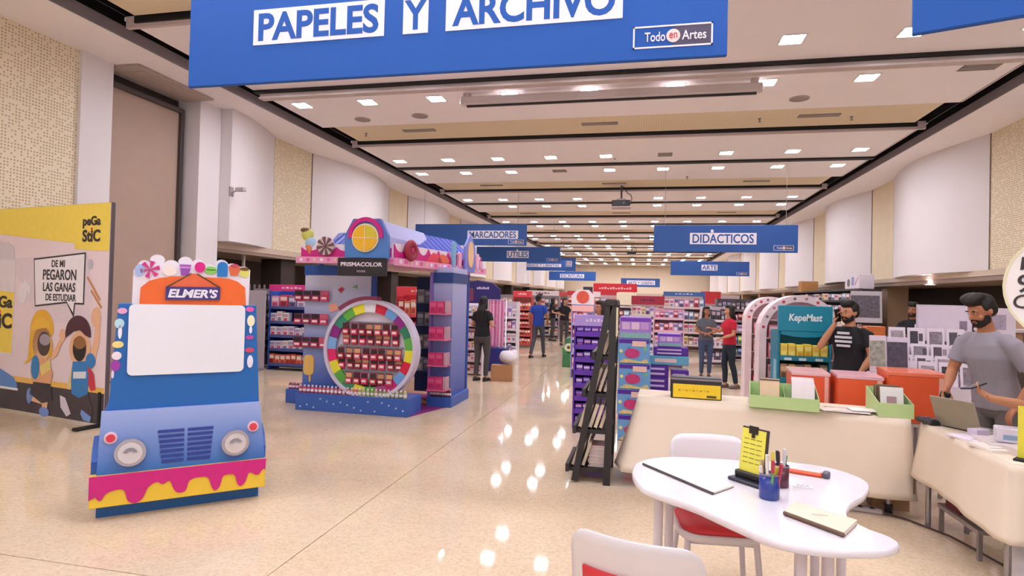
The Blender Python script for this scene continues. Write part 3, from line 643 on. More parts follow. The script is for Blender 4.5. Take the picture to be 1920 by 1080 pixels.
put('window_arch', G().arc(cx, 2.36, .19, .245, -.1, PI + .1, 7.1, 7.121, 18), k_m, ga)
sg = put('name_sign', G().box(gx(.65), gx(1.348), 7.06, 7.115, 1.84, 2.075, bev=.01), K('#241e26', .4), ki)
l = txt('PRISMACOLOR', (gx(.65) + gx(1.348)) / 2, 7.058, 1.99, .58, .055, K('#e7d7e4'), ki, bold=.03); l.parent = sg
l = txt('PREMIER', (gx(.65) + gx(1.348)) / 2, 7.058, 1.9, .12, .025, K('#c7b7c4'), ki); l.parent = sg
# blue tiled roofs
def tiled(x0, x1, zl, zh, ya, yb, T=None):
    r_ = put('tiled_roof', G().add([Vector(p) for p in ((x0, ya, zl), (x1, ya, zl), (x1, yb, zh), (x0 + (.1 if x0 < -4 else 0), yb, zh))], [(0, 1, 2, 3)], T=T).add([Vector(p) for p in ((x0, ya, zl - .004), (x1, ya, zl - .004), (x1, yb + .004, zh - .004), (x0 + (.1 if x0 < -4 else 0), yb + .004, zh - .004), (x0, ya, zl), (x1, ya, zl), (x1, yb, zh), (x0 + (.1 if x0 < -4 else 0), yb, zh))], [(3, 2, 1, 0), (0, 1, 5, 4), (1, 2, 6, 5), (2, 3, 7, 6), (3, 0, 4, 7)], T=T).box(x0 + .05, x1, yb + .006, yb + .03, zl, zh, T=T), K('#4a5bc0', .45), ki)
    n = int((x1 - x0) / .085)
    for i in range(n):
        xa = x0 + .02 + (x1 - x0) * i / n
        put('tile_rib', G().add([(xa, ya - .012, zl), (xa + .045, ya - .012, zl), (xa + .045 + (.08 if x0 < -4 else .0), yb - .012, zh), (xa + (.08 if x0 < -4 else 0), yb - .012, zh), (xa, ya + .01, zl - .01), (xa + .045, ya + .01, zl - .01), (xa + .045, yb + .01, zh - .01), (xa, yb + .01, zh - .01)], [(0, 1, 2, 3), (7, 6, 5, 4), (4, 0, 3, 7), (1, 5, 6, 2), (0, 4, 5, 1), (3, 2, 6, 7)], T=T), K('#6673d2' if i % 2 else '#3c4bb0', .45), r_)
tiled(-4.29, gx(.78), 2.25, 2.47, 7.45, 7.75)
tiled(.75, 2.55, 2.3, 2.56, .2, .5, TR)
# sweets on the roof
def roofsweet(nm, g, m): return put(nm, g, m, ki)
o = roofsweet('ice_cream_cone', G().ball((-4.43, 7.24, 2.39), (.09, .05, .085)), K('#cfd06a', .45)); put('chocolate_cap', G().ball((-4.46, 7.23, 2.45), (.07, .045, .035)), K('#6d4a2a'), o); put('blue_scoop', G().ball((-4.38, 7.24, 2.28), (.08, .05, .08)), K('#a9c8e4'), o); put('wafer', G().cyl((-4.4, 7.23, 2.24), (-4.36, 7.23, 2.1), .05, .02), K('#e28a5a'), o)
sl = roofsweet('swirl_lolly', G().disc(gx(.41), 2.23, .12, 7.16, 7.19, 24), K('#d6b9bf', .4))
for i in range(8): put('swirl', G().prism([(gx(.41), 2.23)] + ell(gx(.41), 2.23, .125, .125, 3, i * PI / 4, i * PI / 4 + PI / 8), 7.15, 7.162, 'xz'), K('#6f4c4e'), sl)
dn = roofsweet('doughnut', G(), k_m); dn.data = G().rings([[TR @ Vector((.36 + (.1 + .05 * math.cos(b)) * math.cos(a), -.03 + .04 * math.sin(b), 2.21 + (.1 + .05 * math.cos(b)) * math.sin(a))) for b in [j * PI / 4 for j in range(8)]] for a in [i * 2 * PI / 20 for i in range(21)]], 0, True, False).mesh('doughnut', [K('#9c2440', .4)])
put('doughnut_icing', G().ball(tuple(TR @ Vector((.36, -.02, 2.21))), (.06, .03, .06), 10, 6), K('#cf3a6c'), dn)
for u, hx in ((1.0, '#e8475a'), (1.25, '#e36a4a'), (1.6, '#e0408a')): put('jelly_mound', G().prism([(u - .2, 2.09), (u + .25, 2.09), (u + .15, 2.2), (u, 2.23), (u - .12, 2.16)], -.012, .004, 'xz', T=TR), K(hx), pb)
for u, hx, z1 in ((1.55, '#7fb4cf', 2.44), (1.74, '#e9a6bf', 2.3), (2.36, '#f0b6cc', 2.32), (2.5, '#dca6c8', 2.2)):
    roofsweet('striped_post', G().prism(rrect(u - .05, u + .05, 2.06, z1, .045), -.05, -.02, 'xz', T=TR), K(hx, .4))
sg2 = roofsweet('side_gable', G().prism([(1.88, 2.0), (2.24, 2.0), (2.24, 2.4), (2.06, 2.62), (1.88, 2.4)], -.06, -.03, 'xz', T=TR), K('#7f86d4', .45))
put('oval_window', G().disc(2.06, 2.28, .095, -.075, -.058, 20, T=TR, rz=.21), K('#f0c596', .4), sg2)
# right-hand column with shelves
co = put('column', G().box(-3.0, -2.71, 8.3, 9.02, .15, 2.03), K('#3a57ae', .45, grad='#b9bce4'), ki)
put('column_cap', G().box(-3.01, -2.7, 8.28, 9.04, 1.8, 1.95), K('#1f3e80', .5), co)
put('column_edge', G().box(-3.04, -3.0, 8.24, 8.34, .15, 1.95), K('#8c6fb8', .5), co)
SHZ = (1.36, .99, .62, .27)
for z in SHZ: put('shelf', G().box(-2.99, -2.71, 8.06, 8.3, z - .02, z), K('#e26a92', .45), co)
iw = put('inner_rack', G().box(-3.5, -3.06, 8.9, 8.96, .1, 1.9), K('#26365e', .5), ki)
for z in (1.5, 1.15, .8, .45): put('shelf', G().box(-3.45, -3.08, 8.72, 8.9, z - .015, z), K('#6f7690', .4), iw)
mt = put('floor_mat', G().prism([(-2.98, 7.42), (-2.76, 8.2), (-3.05, 8.2), (-3.05, 9.2), (-4.1, 9.2), (-3.5, 7.9)], .001, .008, 'xy'), K('#8e2a82', .6, var=.1, scale=6), label='magenta floor mat inside the candy-house kiosk doorway', cat='mat')
put('yellow_stripe', G().prism([(-2.95, 8.3), (-3.04, 8.3), (-3.5, 8.7), (-3.3, 8.7)], .008, .011, 'xy'), K('#c9a548'), mt)

# ------------------------------------------------------------ goods
def goods(name, parts, mats):
    g = G()
    for i, ps in enumerate(parts):
        for p in ps: p(g, i)
    return g.mesh(name, mats)
def bx(*a, **k): return lambda g, i: g.box(*a, mi=i, **k)
def blister(c1, c2, c3, w=.1, h=.16): return goods('blister_pack', [[bx(-w / 2, w / 2, 0, .004, -h, 0)], [bx(-w * .42, w * .42, -.018, 0, -h * .95, -h * .5)], [bx(-w * .42, w * .42, -.003, 0, -h * .45, -h * .08)], [bx(-w * .3, w * .3, -.019, -.017, -h * .8, -h * .6)]], [K(c1), K(c2, .3), K(c3), K('#f0dfe0')])
def carton(c1, c2, c3, w=.14, d=.1, h=.14): return goods('carton', [[bx(-w / 2, w / 2, -d / 2, d / 2, 0, h, bev=.003)], [bx(-w * .42, w * .42, -d / 2 - .002, -d / 2, h * .55, h * .85)], [bx(-w * .3, w * .3, -d / 2 - .002, -d / 2, h * .15, h * .45)]], [K(c1), K(c2), K(c3)])
def bottle(c1, c2, r=.03, h=.12):
    g = G(); g.lathe([(r * .9, 0), (r, .004), (r, h * .7), (r * .5, h * .8)], 10, 0); g.lathe([(r * .52, h * .8), (r * .52, h), (r * .3, h)], 10, 1); g.lathe([(r * 1.01, h * .2), (r * 1.01, h * .5)], 10, 2, cap=False)
    return g.mesh('bottle', [K(c1, .35), K(c2, .4), K('#efe6ea', .5)])
def place(name, me, loc, lab, cat, grp, rz=0., sc=None):
    o = bpy.data.objects.new(name, me); C.objects.link(o); o.location = loc; o.rotation_euler = (0, 0, rz)
    o['label'] = lab; o['category'] = cat; o['group'] = grp
    if sc: o.scale = sc
    return o
bl = [blister('#6d1230', '#c8324c', '#4a2028'), blister('#8a1a3a', '#a52a3a', '#3c2a2a'), blister('#7a1030', '#d5536a', '#d8a67c'), blister('#b02852', '#d8305e', '#2d2326'), blister('#5f2034', '#9c2230', '#c08a6a')]
rows = ('top', 'middle', 'lowest')
for r_ in range(3):
    n = (7, 8, 6)[r_]
    for i in range(n):
        for lay in range(2):
            x = RX + (i - (n - 1) / 2) * .118
            place('blister_pack', bl[(i * 3 + r_ + lay * 2) % 5], (x + random.uniform(-.008, .008), RY - .005 - .03 * (1 - lay), 1.21 - r_ * .33 - lay * .13), '%s-from-left crimson pencil pack in the %s row of the rainbow ring, %s layer' % (nth(i), rows[r_], ('upper', 'lower')[lay]), 'pencil pack', 'pencil packs in the rainbow ring, %s row' % rows[r_], 0)
bl2 = [blister('#6f2a44', '#c8305c', '#2b2426', .13, .15), blister('#7d4a86', '#a8384f', '#3a2a2c', .13, .15), blister('#d04472', '#d84a76', '#d0607c', .13, .15)]
for r_, z in enumerate((1.64, 1.31, .98)):
    for i in range(4): place('blister_pack', bl2[(0, 1, 0, 2)[i]], (-4.8 + i * .135, 7.66, z), '%s-from-left dark red pack on the %s hook row of the kiosk wall' % (nth(i), rows[r_]), 'pencil pack', 'side packs on the kiosk wall, %s row' % rows[r_])
jc = ['#a8325c', '#b04a72', '#d24a6c', '#e06a82', '#c85a6a', '#d98a92', '#c9a08c', '#b8b080', '#8aa45c', '#a8b878', '#c0c48a', '#7f9c4c']
for i in range(27):
    hx = jc[min(11, int(i / 27 * 9 + random.random() * 3))]
    place('marker_jar', bottle(hx, '#e9dfe0', .024, .105), (-4.58 + i * .059, 7.43, .236), '%s-from-left small jar, %s, in the row along the kiosk front edge' % (nth(i), 'pinkish' if i < 13 else 'greenish'), 'jar', 'pink jars on the kiosk base' if i < 13 else 'green jars on the kiosk base')
for i in range(7): place('marker_jar', bottle('#a03058', '#d9c6cc', .024, .105), (-5.0 + i * .058, 7.84, .201), '%s-from-left crimson jar on the set-back left part of the kiosk base' % nth(i), 'jar', 'crimson jars on the left kiosk base')
for i, x in enumerate((-3.03 + .1,)): pass
pc = carton('#d83a78', '#e45a8c', '#c22a60', .11, .16, .17)
nm_ = ('top', 'second', 'third', 'lowest')
for r_, z in enumerate(SHZ):
    for i in range(2): place('carton', pc, (-2.93 + i * .113, 8.17, z + .001), '%s pink carton on the %s shelf of the kiosk column' % (('left', 'right')[i], nm_[r_]), 'box', 'pink cartons on the %s column shelf' % nm_[r_])
    place('acrylic_holder', G().box(-.02, .02, -.09, .09, 0, .18, bev=.004).mesh('acrylic_holder', [K('#e6bccb', .15, trans=.4)]), (-2.732, 8.17, z + .001), 'clear acrylic end block on the %s shelf of the kiosk column' % nm_[r_], 'holder', 'acrylic blocks on the column shelves')
for i in range(9): place('marker_jar', bottle('#6a2a34', '#d8b49c', .017, .11), (-2.98 + i * .036, 8.25, .152), '%s-from-left thin dark marker at the foot of the kiosk column' % nth(i), 'marker', 'markers at the column foot')
gc = [carton('#b9b0a8', '#8d8478', '#d7cfc6', .11, .1, .2), carton('#6a6c78', '#b5b0b8', '#8a8578', .11, .1, .2), carton('#8e8472', '#c9c2b0', '#5c584e', .11, .1, .2)]
for r_, z in enumerate((1.5, 1.15, .8, .45)):
    for i in range(3): place('carton', gc[(i + r_) % 3], (-3.37 + i * .12, 8.8, z + .001), '%s-from-left greyish box on the %s shelf of the kiosk inner rack' % (nth(i), nm_[r_]), 'box', 'grey boxes on the inner rack, %s shelf' % nm_[r_])
# ------------------------------------------------------------ people
def ringloop(c, t, side, a, b, n=14):
    t = t.normalized(); s_ = (side - t * side.dot(t)).normalized(); u = t.cross(s_)
    return [c + s_ * (a * math.cos(2 * PI * j / n)) + u * (b * math.sin(2 * PI * j / n)) for j in range(n)]
def limb(g, pts, rad, side=(1, 0, 0), n=14, mi=0, round_=True):
    'lofted limb through joints with an elliptical section (along side, across)'
    P = [Vector(p) for p in pts]; R_ = [(r, r) if not isinstance(r, (tuple, list)) else r for r in rad]; side = Vector(side); rs = []
    for i, p in enumerate(P):
        t = P[min(i + 1, len(P) - 1)] - P[max(i - 1, 0)]
        sd = side if abs(t.normalized().dot(side)) < .95 else t.orthogonal()
        if i == 0 and round_:
            for k in (.95, .6): rs.append(ringloop(p - t.normalized() * R_[0][1] * k, t, sd, R_[0][0] * math.sqrt(1 - k * k), R_[0][1] * math.sqrt(1 - k * k), n))
        rs.append(ringloop(p, t, sd, R_[i][0], R_[i][1], n))
        if i == len(P) - 1 and round_:
            for k in (.6, .95): rs.append(ringloop(p + t.normalized() * R_[i][1] * k, t, sd, R_[i][0] * math.sqrt(1 - k * k), R_[i][1] * math.sqrt(1 - k * k), n))
    return g.rings(rs, mi, True, True)
def fused(name, g, mats, parent, vox=.014, it=4, **k):
    o = put(name, g, mats, parent, **k)
    m = o.modifiers.new('r', 'REMESH'); m.mode = 'VOXEL'; m.voxel_size = vox; m.use_smooth_shade = True
    if it: s_ = o.modifiers.new('s', 'SMOOTH'); s_.factor = .5; s_.iterations = it
    return o
def hand(g, w, dirv, palm, s=1., curl=.5, thumb=1, spread=.18):
    'palm, four unequal bent fingers and a thumb; dirv points along the hand, palm is the palm normal, thumb picks the thumb side'
    d = Vector(dirv).normalized(); p = Vector(palm); p = (p - d * p.dot(d)).normalized(); sd = d.cross(p) * thumb
    w = Vector(w); k = s
    limb(g, [w - d * .02 * k, w + d * .03 * k, w + d * .085 * k], [(.026 * k, .019 * k), (.036 * k, .016 * k), (.038 * k, .013 * k)], sd, 12)
    for i, (off, ln) in enumerate(((.028, .078), (.0095, .086), (-.0095, .08), (-.028, .062))):
        b = w + d * .082 * k + sd * off * k; f = (d + sd * off * spread * 20 * .3).normalized(); pts = [b - d * .02 * k, b]; a = 0
        for sl in (.45, .3, .25):
            a += curl * .55; dd = f * math.cos(a) + p * math.sin(a); pts.append(pts[-1] + dd * ln * k * sl)
        limb(g, pts, [.0095 * k, .0095 * k, .0088 * k, .008 * k, .007 * k], sd, 8)
    b = w + d * .025 * k + sd * .026 * k; t1 = (d * .6 + sd * .75 + p * .25).normalized(); t2 = (d * .9 + sd * .15 + p * (.3 + .4 * curl)).normalized()
    limb(g, [b - t1 * .01 * k, b + t1 * .035 * k, b + t1 * .035 * k + t2 * .028 * k, b + t1 * .035 * k + t2 * .05 * k], [.0125 * k, .0115 * k, .01 * k, .008 * k], p, 8)
SK = {'a': '#b87c5c', 'b': '#c98f70', 'c': '#a86e52', 'd': '#c58a68'}
def person(label, loc, rz, h=1.72, skin='a', shirt='#222226', trousers='#2c3446', shoe='#2a2422', hair='#17110f', hairlen=0, beard=False, armL=None, armR=None, feetL=(.09, .0), feetR=(-.09, .0), kneeL=.04, kneeR=.04,
           yaw=0., tilt=0., lean=0., build=1., female=False, vox=.014, sleeve=.55, curlL=.5, curlR=.5, palmL=(0, -.3, -1), palmR=(0, -.3, -1), handL=None, handR=None, facehair='#1d1412', group=None, hips=1.):
    'a person; the local frame faces -y, +x is their left side. arms are (elbow, wrist) in metres for a 1.72 m body'
    t = thing('person', label, 'person', loc, rz, group); s = h / 1.72
    def V(x, y, z): return Vector((x * s, (y - lean * max(0, z - .9) / .55) * s, z * s))
    ms = M(SK[skin], .5, var=.04, spec=.3); g = G(); B = build; q = lambda *r: [tuple(c * s for c in e) if isinstance(e, tuple) else e * s for e in r]
    sh_w = .165 * B * (.92 if female else 1)
    # trunk and neck
    limb(g, [V(0, 0, .95), V(0, 0, 1.0), V(0, .0, 1.1), V(0, -.005, 1.26), V(0, 0, 1.36), V(0, .005, 1.44)], q((.135 * hips, .06), (.14 * B * hips, .095), (.125 * B, .09), (.15 * B, .1), (.125 * B, .08), (.06, .06)))
    limb(g, [V(0, .01, 1.4), V(0, -.002, 1.5), V(0, -.012, 1.56)], q((.058, .06), (.054, .056), (.05, .055)))
    # head
    HC_ = V(0, -.018, 1.6); Rh = Matrix.Translation(HC_) @ Matrix.Rotation(yaw, 4, 'Z') @ Matrix.Rotation(tilt, 4, 'X')
    def H(x, y, z): return tuple(Rh @ Vector((x * s, y * s, z * s)))
    hg = G()
    hg.ball((0, .012 * s, .025 * s), (.074 * s, .09 * s, .09 * s), 18, 12); hg.ball((0, -.018 * s, -.045 * s), (.056 * s, .066 * s, .07 * s), 16, 10); hg.ball((0, -.052 * s, -.088 * s), (.028 * s, .026 * s, .022 * s), 10, 8)
    hg.ball((0, -.068 * s, .022 * s), (.05 * s, .018 * s, .014 * s), 12, 7)
    limb(hg, [(0, -.078 * s, .012 * s), (0, -.092 * s, -.012 * s), (0, -.1 * s, -.026 * s)], q(.008, .0115, .0135), n=8)
    for e in (-1, 1): hg.ball((e * .076 * s, .01 * s, -.008 * s), (.009 * s, .02 * s, .031 * s), 8, 8); hg.ball((e * .044 * s, -.058 * s, -.03 * s), (.022 * s, .016 * s, .018 * s), 8, 6)
    g.add([Rh @ Vector(v) for v in hg.v], hg.f, 0, True)
    # legs
    hipz = .9
    feet = {}
    for e, (fx, fy), kn in ((1, feetL, kneeL), (-1, feetR, kneeR)):
        hp = V(e * .085 * hips, 0, hipz); an = Vector((fx * s, (fy + .02) * s, .085 * s)); k_ = (hp + an) / 2 + Vector((e * .005, -kn * s, .02 * s)); feet[e] = (hp, k_, an)
        limb(g, [hp, (hp * .55 + k_ * .45), k_, k_ * .6 + an * .4 + Vector((0, .015 * s, 0)), an], q((.082 * hips, .085), (.07 * hips, .074), (.05, .054), (.048, .052), (.034, .036)))
        limb(g, [an + Vector((0, .03 * s, -.045 * s)), an + Vector((0, -.12 * s, -.055 * s))], q((.03, .035), (.034, .025)))
    # arms
    dl = ((.235, .02, 1.13), (.25, -.06, .9))
    wr_ = {}
    for e, arm, pal, hd_, cu in ((1, armL, palmL, handL, curlL), (-1, armR, palmR, handR, curlR)):
        el, wr = arm or tuple((x * e, y, z) for x, y, z in dl)
        S_ = V(e * sh_w, .005, 1.37); E_ = V(*el); Wr = V(*wr); wr_[e] = Wr
        limb(g, [V(e * sh_w * .55, .0, 1.36), S_ + Vector((0, 0, -.012)), S_ * .5 + E_ * .5, E_, E_ * .55 + Wr * .45, Wr], q(.055 * B, .055 * B, .046 * B, .038 * B, .037 * B, .025), n=12)
        dv = Vector(hd_) if hd_ else (Wr - E_)
        hand(g, Wr, dv, pal, s, cu, thumb=e)
        feet['arm', e] = (S_, E_, Wr)
    body = fused('body', g, ms, t, vox, 3)
    # shirt
    g = G(); top = 1.415; hem = .86 if not female else .9
    limb(g, [V(0, 0, hem), V(0, 0, .98), V(0, 0, 1.1), V(0, -.006, 1.26), V(0, 0, 1.35), V(0, .005, top - .005), V(0, .005, top + .03)], q((.168 * B * (hips * .9 + .1), .125), (.166 * B * (hips * .7 + .3), .12), (.15 * B, .112), (.168 * B, .122), (.15 * B, .105), (.1, .08), (.066, .066)), n=18, round_=False)
    for e in (-1, 1):
        S_, E_, Wr = feet['arm', e]; tip = S_.lerp(E_, min(1, sleeve * 1.15)) if sleeve <= 1 else E_
        limb(g, [V(e * sh_w * .35, 0, 1.39), V(e * sh_w * .72, 0, 1.378), S_ + Vector((e * .006, 0, -.022 * s)), tip], q(.05 * B, .058 * B, .064 * B, .062 * B), n=14, round_=False)
        if sleeve > 1: limb(g, [E_, E_.lerp(Wr, .9)], q(.05, .034), n=12, round_=False)
    fused('shirt', g, M(shirt, .85, var=.08, scale=6), t, max(vox * .8, .009), 3)
    # trousers and shoes
    g = G(); limb(g, [V(0, 0, 1.0), V(0, 0, .9), V(0, 0, .82), V(0, 0, .78)], q((.158 * B * hips, .112), (.165 * hips, .118), (.15 * hips, .112), (.08 * hips, .09)), n=18, round_=False)
    for e in (-1, 1):
        hp, k_, an = feet[e]
        limb(g, [hp, hp.lerp(k_, .45), k_, k_.lerp(an, .4) + Vector((0, .012 * s, 0)), an.lerp(k_, .06)], q((.092 * hips, .096), (.08 * hips, .084), (.061, .064), (.056, .06), (.046, .05)), n=14, round_=False)
    fused('trousers', g, M(trousers, .85, var=.12, scale=8), t, max(vox * .8, .009), 3)
    for e in (-1, 1):
        an = feet[e][2]; g = G(); o_ = an + Vector((0, 0, -.085 * s))
        g.ball(tuple(o_ + Vector((0, .035 * s, .05 * s))), (.042 * s, .055 * s, .05 * s), 10, 8); g.ball(tuple(o_ + Vector((0, -.06 * s, .036 * s))), (.046 * s, .12 * s, .036 * s), 12, 8); g.box(o_.x - .042 * s, o_.x + .042 * s, o_.y - .17 * s, o_.y + .085 * s, o_.z, o_.z + .022 * s, bev=.015 * s)
        fused('shoe', g, M(shoe, .5), t, .014, 2)
    # hair, face
    g = G(); mh = M(hair, .6, var=.25, scale=60, bump=.2)
    def HB(c, r): b_ = G().ball((c[0] * s, c[1] * s, c[2] * s), tuple(x * s for x in r), 16, 10); g.add([Rh @ Vector(v) for v in b_.v], b_.f, 0, True)
    HB((0, .03, .05), (.082, .088, .078)); HB((0, -.03, .088), (.07, .062, .038)); HB((0, .06, .0), (.07, .055, .075))
    for e in (-1, 1): HB((e * .066, .012, .03), (.018, .04, .045))
    if hairlen == 0: HB((.01, -.055, .1), (.066, .046, .036)); HB((-.02, -.03, .122), (.058, .068, .034)); HB((.03, -.02, .115), (.05, .07, .036))
    if hairlen:
        HB((0, .065, -.06), (.082, .045, .1)); 
        for e in (-1, 1): HB((e * .07, .025, -.06), (.028, .05, .1))
        z1 = 1.58 - hairlen; b_ = limb(G(), [Vector(H(0, .06, -.05)), V(0, .09, 1.42), V(0, .105, z1)], q((.085, .045), (.095, .04), (.06, .03)), n=14); g.add(b_.v, b_.f, 0, True)
    fused('hair', g, mh, t, .011, 2)
    g = G()
    for e in (-1, 1):
        b_ = G().ball((e * .03 * s, -.0735 * s, .004 * s), (.0105 * s, .007 * s, .0045 * s), 8, 6); g.add([Rh @ Vector(v) for v in b_.v], b_.f, 0, True)
        b_ = G().ball((e * .03 * s, -.079 * s, .004 * s), (.005 * s, .004 * s, .0045 * s), 8, 6); g.add([Rh @ Vector(v) for v in b_.v], b_.f, 1, True)
        b_ = G().ball((e * .031 * s, -.08 * s, .027 * s), (.02 * s, .008 * s, .0045 * s), 8, 6); g.add([Rh @ Vector(v) for v in b_.v], b_.f, 1, True)
    put('eyes', g, [K('#e8dcd8', .3), K('#1a1210', .5)], t)
    put('mouth', G().add([Rh @ Vector(v) for v in G().ball((0, -.084 * s, -.06 * s), (.022 * s, .009 * s, .008 * s), 10, 6).v], G().ball((0, 0, 0), 1, 10, 6).f, 0, True), M('#8f4a44', .5), t)
    if beard:
        g = G()
        def HB2(c, r): b_ = G().ball(tuple(x * s for x in c), tuple(x * s for x in r), 14, 9); g.add([Rh @ Vector(v) for v in b_.v], b_.f, 0, True)
        HB2((0, -.052, -.095), (.04, .032, .026)); HB2((0, -.079, -.046), (.03, .012, .007))
        for e in (-1, 1): HB2((e * .05, -.015, -.06), (.014, .03, .04)); HB2((e * .038, -.045, -.08), (.02, .026, .03)); HB2((e * .03, -.075, -.06), (.01, .012, .02))
        fused('beard', g, M(facehair, .8, var=.2, scale=50), t, .0085, 2)
    return t, s, V, wr_
W_at = lambda px, py: at(px, py, z=0)
# woman in black seen from behind near the left racks
p = W_at(902, 714); wb_, *_ = person('woman with long dark hair in a black T-shirt and grey jeans beside the left racks', (p.x, p.y, 0), math.radians(165), 1.62, 'b', '#17151a', '#4a4546', '#2a2626', '#15100f', .34, female=True,
    armL=((.22, .03, 1.13), (.16, -.18, 1.08)), armR=((-.24, .04, 1.14), (-.14, -.2, 1.12)), yaw=.35, hips=1.08, feetL=(.1, .03), feetR=(-.1, -.02))
# man in blue polo walking away
p = W_at(1008, 670); person('man in a royal blue polo shirt and grey trousers walking down the aisle', (p.x, p.y, 0), math.radians(170), 1.7, 'c', '#1f3f9c', '#454652', '#2b2525', '#15110f', 0,
    feetL=(.1, .28), feetR=(-.1, -.22), kneeL=.1, kneeR=.02, yaw=-.3, armL=((.24, .08, 1.14), (.25, .02, .9)), armR=((-.25, .0, 1.14), (-.2, -.18, .98)))
# two women talking
p = W_at(1322, 708); person('woman with dark hair in a grey T-shirt and blue jeans facing the woman in red', (p.x, p.y, 0), math.radians(5), 1.52, 'c', '#5c5c66', '#3c4a68', '#2b2728', '#1a100d', .26, female=True,
    armL=((.23, -.03, 1.12), (.02, -.2, 1.08)), armR=((-.23, -.03, 1.12), (-.02, -.21, 1.06)), yaw=.25, hips=1.05)
p = W_at(1366, 728); person('woman in a red T-shirt and dark jeans with her hair tied back, gesturing', (p.x, p.y, 0), math.radians(-70), 1.57, 'd', '#b8142e', '#1c2534', '#6a5450', '#1c1412', .16, female=True,
    armL=((.2, -.02, 1.12), (.14, -.24, 1.04)), armR=((-.2, -.12, 1.16), (-.12, -.32, 1.22)), yaw=-.15, feetL=(.08, .1), feetR=(-.08, -.06))
# woman in black behind the black book ladder
p = at(1128, 600, Y=8.9); person('dark-haired woman in a black top standing behind the black book ladder', (p.x, 8.9, 0), math.radians(-40), 1.6, 'd', '#1b181c', '#2c2c34', hair='#2a1712', hairlen=.2, female=True, armL=((.22, -.05, 1.15), (.12, -.2, 1.25)), yaw=-.5)
# bearded man on the phone
PMX, PMY = 2.2, 7.1
t, s, V, wr_ = person('bearded man in a black T-shirt holding a phone to his ear behind the counter', (PMX, PMY, 0), math.radians(-42), 1.66, 'd', '#19181d', '#26262c', hair='#1a1413', beard=True, build=1.08, vox=.011,
    armR=((-.26, -.14, 1.2), (-.115, -.1, 1.47)), palmR=(1, .3, 0), handR=(.1, .0, 1), curlR=.7, armL=((.26, -.06, 1.13), (.24, -.27, .97)), yaw=-.35, tilt=.1)
ph = put('phone', G().box(-.008, .008, -.035, .035, -.07, .07, bev=.004), K('#121216', .2), label="black phone held to the bearded man's ear", cat='phone'); ph.parent = None
mw = Matrix.Translation((PMX, PMY, 0)) @ Matrix.Rotation(math.radians(-42), 4, 'Z'); pp = mw @ (wr_[-1] + Vector((.03, -.01, .09))); ph.location = pp; ph.rotation_euler = (.2, 0, math.radians(-60))
for i, w_ in enumerate((.12, .17, .17, .14)): put('shirt_print', G().box(.0 - w_ / 2, w_ / 2, -.148 - .003 * (3 - i), -.135, 1.31 - i * .045, 1.335 - i * .045), K('#d8d4dc'), t)
# man far back under the ledge
p = at(1712, 600, Y=11.4); t, s, V, wr_ = person('man in a black T-shirt with folded arms in the dark recess at the right', (p.x, 11.4, 0), math.radians(-25), 1.68, 'c', '#141418', '#1e1e26', hair='#140f0e', beard=True, armL=((.24, -.06, 1.12), (-.02, -.19, 1.16)), armR=((-.24, -.06, 1.12), (.0, -.21, 1.1)), yaw=-.3)
put('badge', G().box(.03, .08, -.125, -.115, 1.27, 1.33), K('#e8e6ee'), t)
# man in grey T-shirt, nearest
GX, GY = 2.7, 5.33
t, s, V, wr_ = person('bearded man in a heather grey T-shirt looking down behind the papers at the right', (GX, GY, 0), math.radians(-62), 1.725, 'a', '#9a949e', '#6f6867', hair='#16110f', beard=True, build=1.04, vox=.0085, lean=.13,
    armR=((-.24, -.1, 1.12), (-.17, -.27, .99)), handR=(.1, -.4, -.6), palmR=(.9, 0, 0), curlR=.9, armL=((.285, .02, 1.1), (.25, -.16, .92)), yaw=-.25, tilt=.42, sleeve=.62)
put('shirt_print', G().box(-.06, .05, -.158, -.15, 1.24, 1.252).box(-.045, .04, -.158, -.15, 1.215, 1.225), K('#8f9fa8'), t)
mw = Matrix.Translation((GX, GY, 0)) @ Matrix.Rotation(math.radians(-62), 4, 'Z'); pp = mw @ (wr_[-1] + Vector((.01, -.05, -.09)))
put('wallet', G().box(-.015, .015, -.035, .035, -.06, .06, bev=.006), K('#15141a', .4), loc=pp, rot=(.3, .1, .5), label='black wallet held low in the hand of the man in the grey T-shirt', cat='wallet')
# person at the right edge holding out a phone
t, s, V, wr_ = person('person in a black T-shirt at the right edge reaching in with a phone in hand', (2.74, 4.12, 0), math.radians(-92), 1.66, 'd', '#17161c', '#2a2a30', hair='#1a1210', hairlen=.25, female=True, vox=.0095,
    armR=((-.22, -.32, 1.04), (-.14, -.6, 1.1)), handR=(.1, -.6, .35), palmR=(.5, -.2, .8), curlR=.6, armL=((.24, -.02, 1.12), (.2, -.2, .95)), lean=.08)
mw = Matrix.Translation((2.74, 4.12, 0)) @ Matrix.Rotation(math.radians(-92), 4, 'Z'); pp = mw @ (wr_[-1] + Vector((.02, -.11, .075)))
put('phone', G().box(-.036, .036, -.075, .075, -.005, .005, bev=.004), K('#26283a', .15), loc=pp, rot=(.2, -.15, math.radians(-60)), label='dark phone lying in the outstretched hand at the right edge', cat='phone')
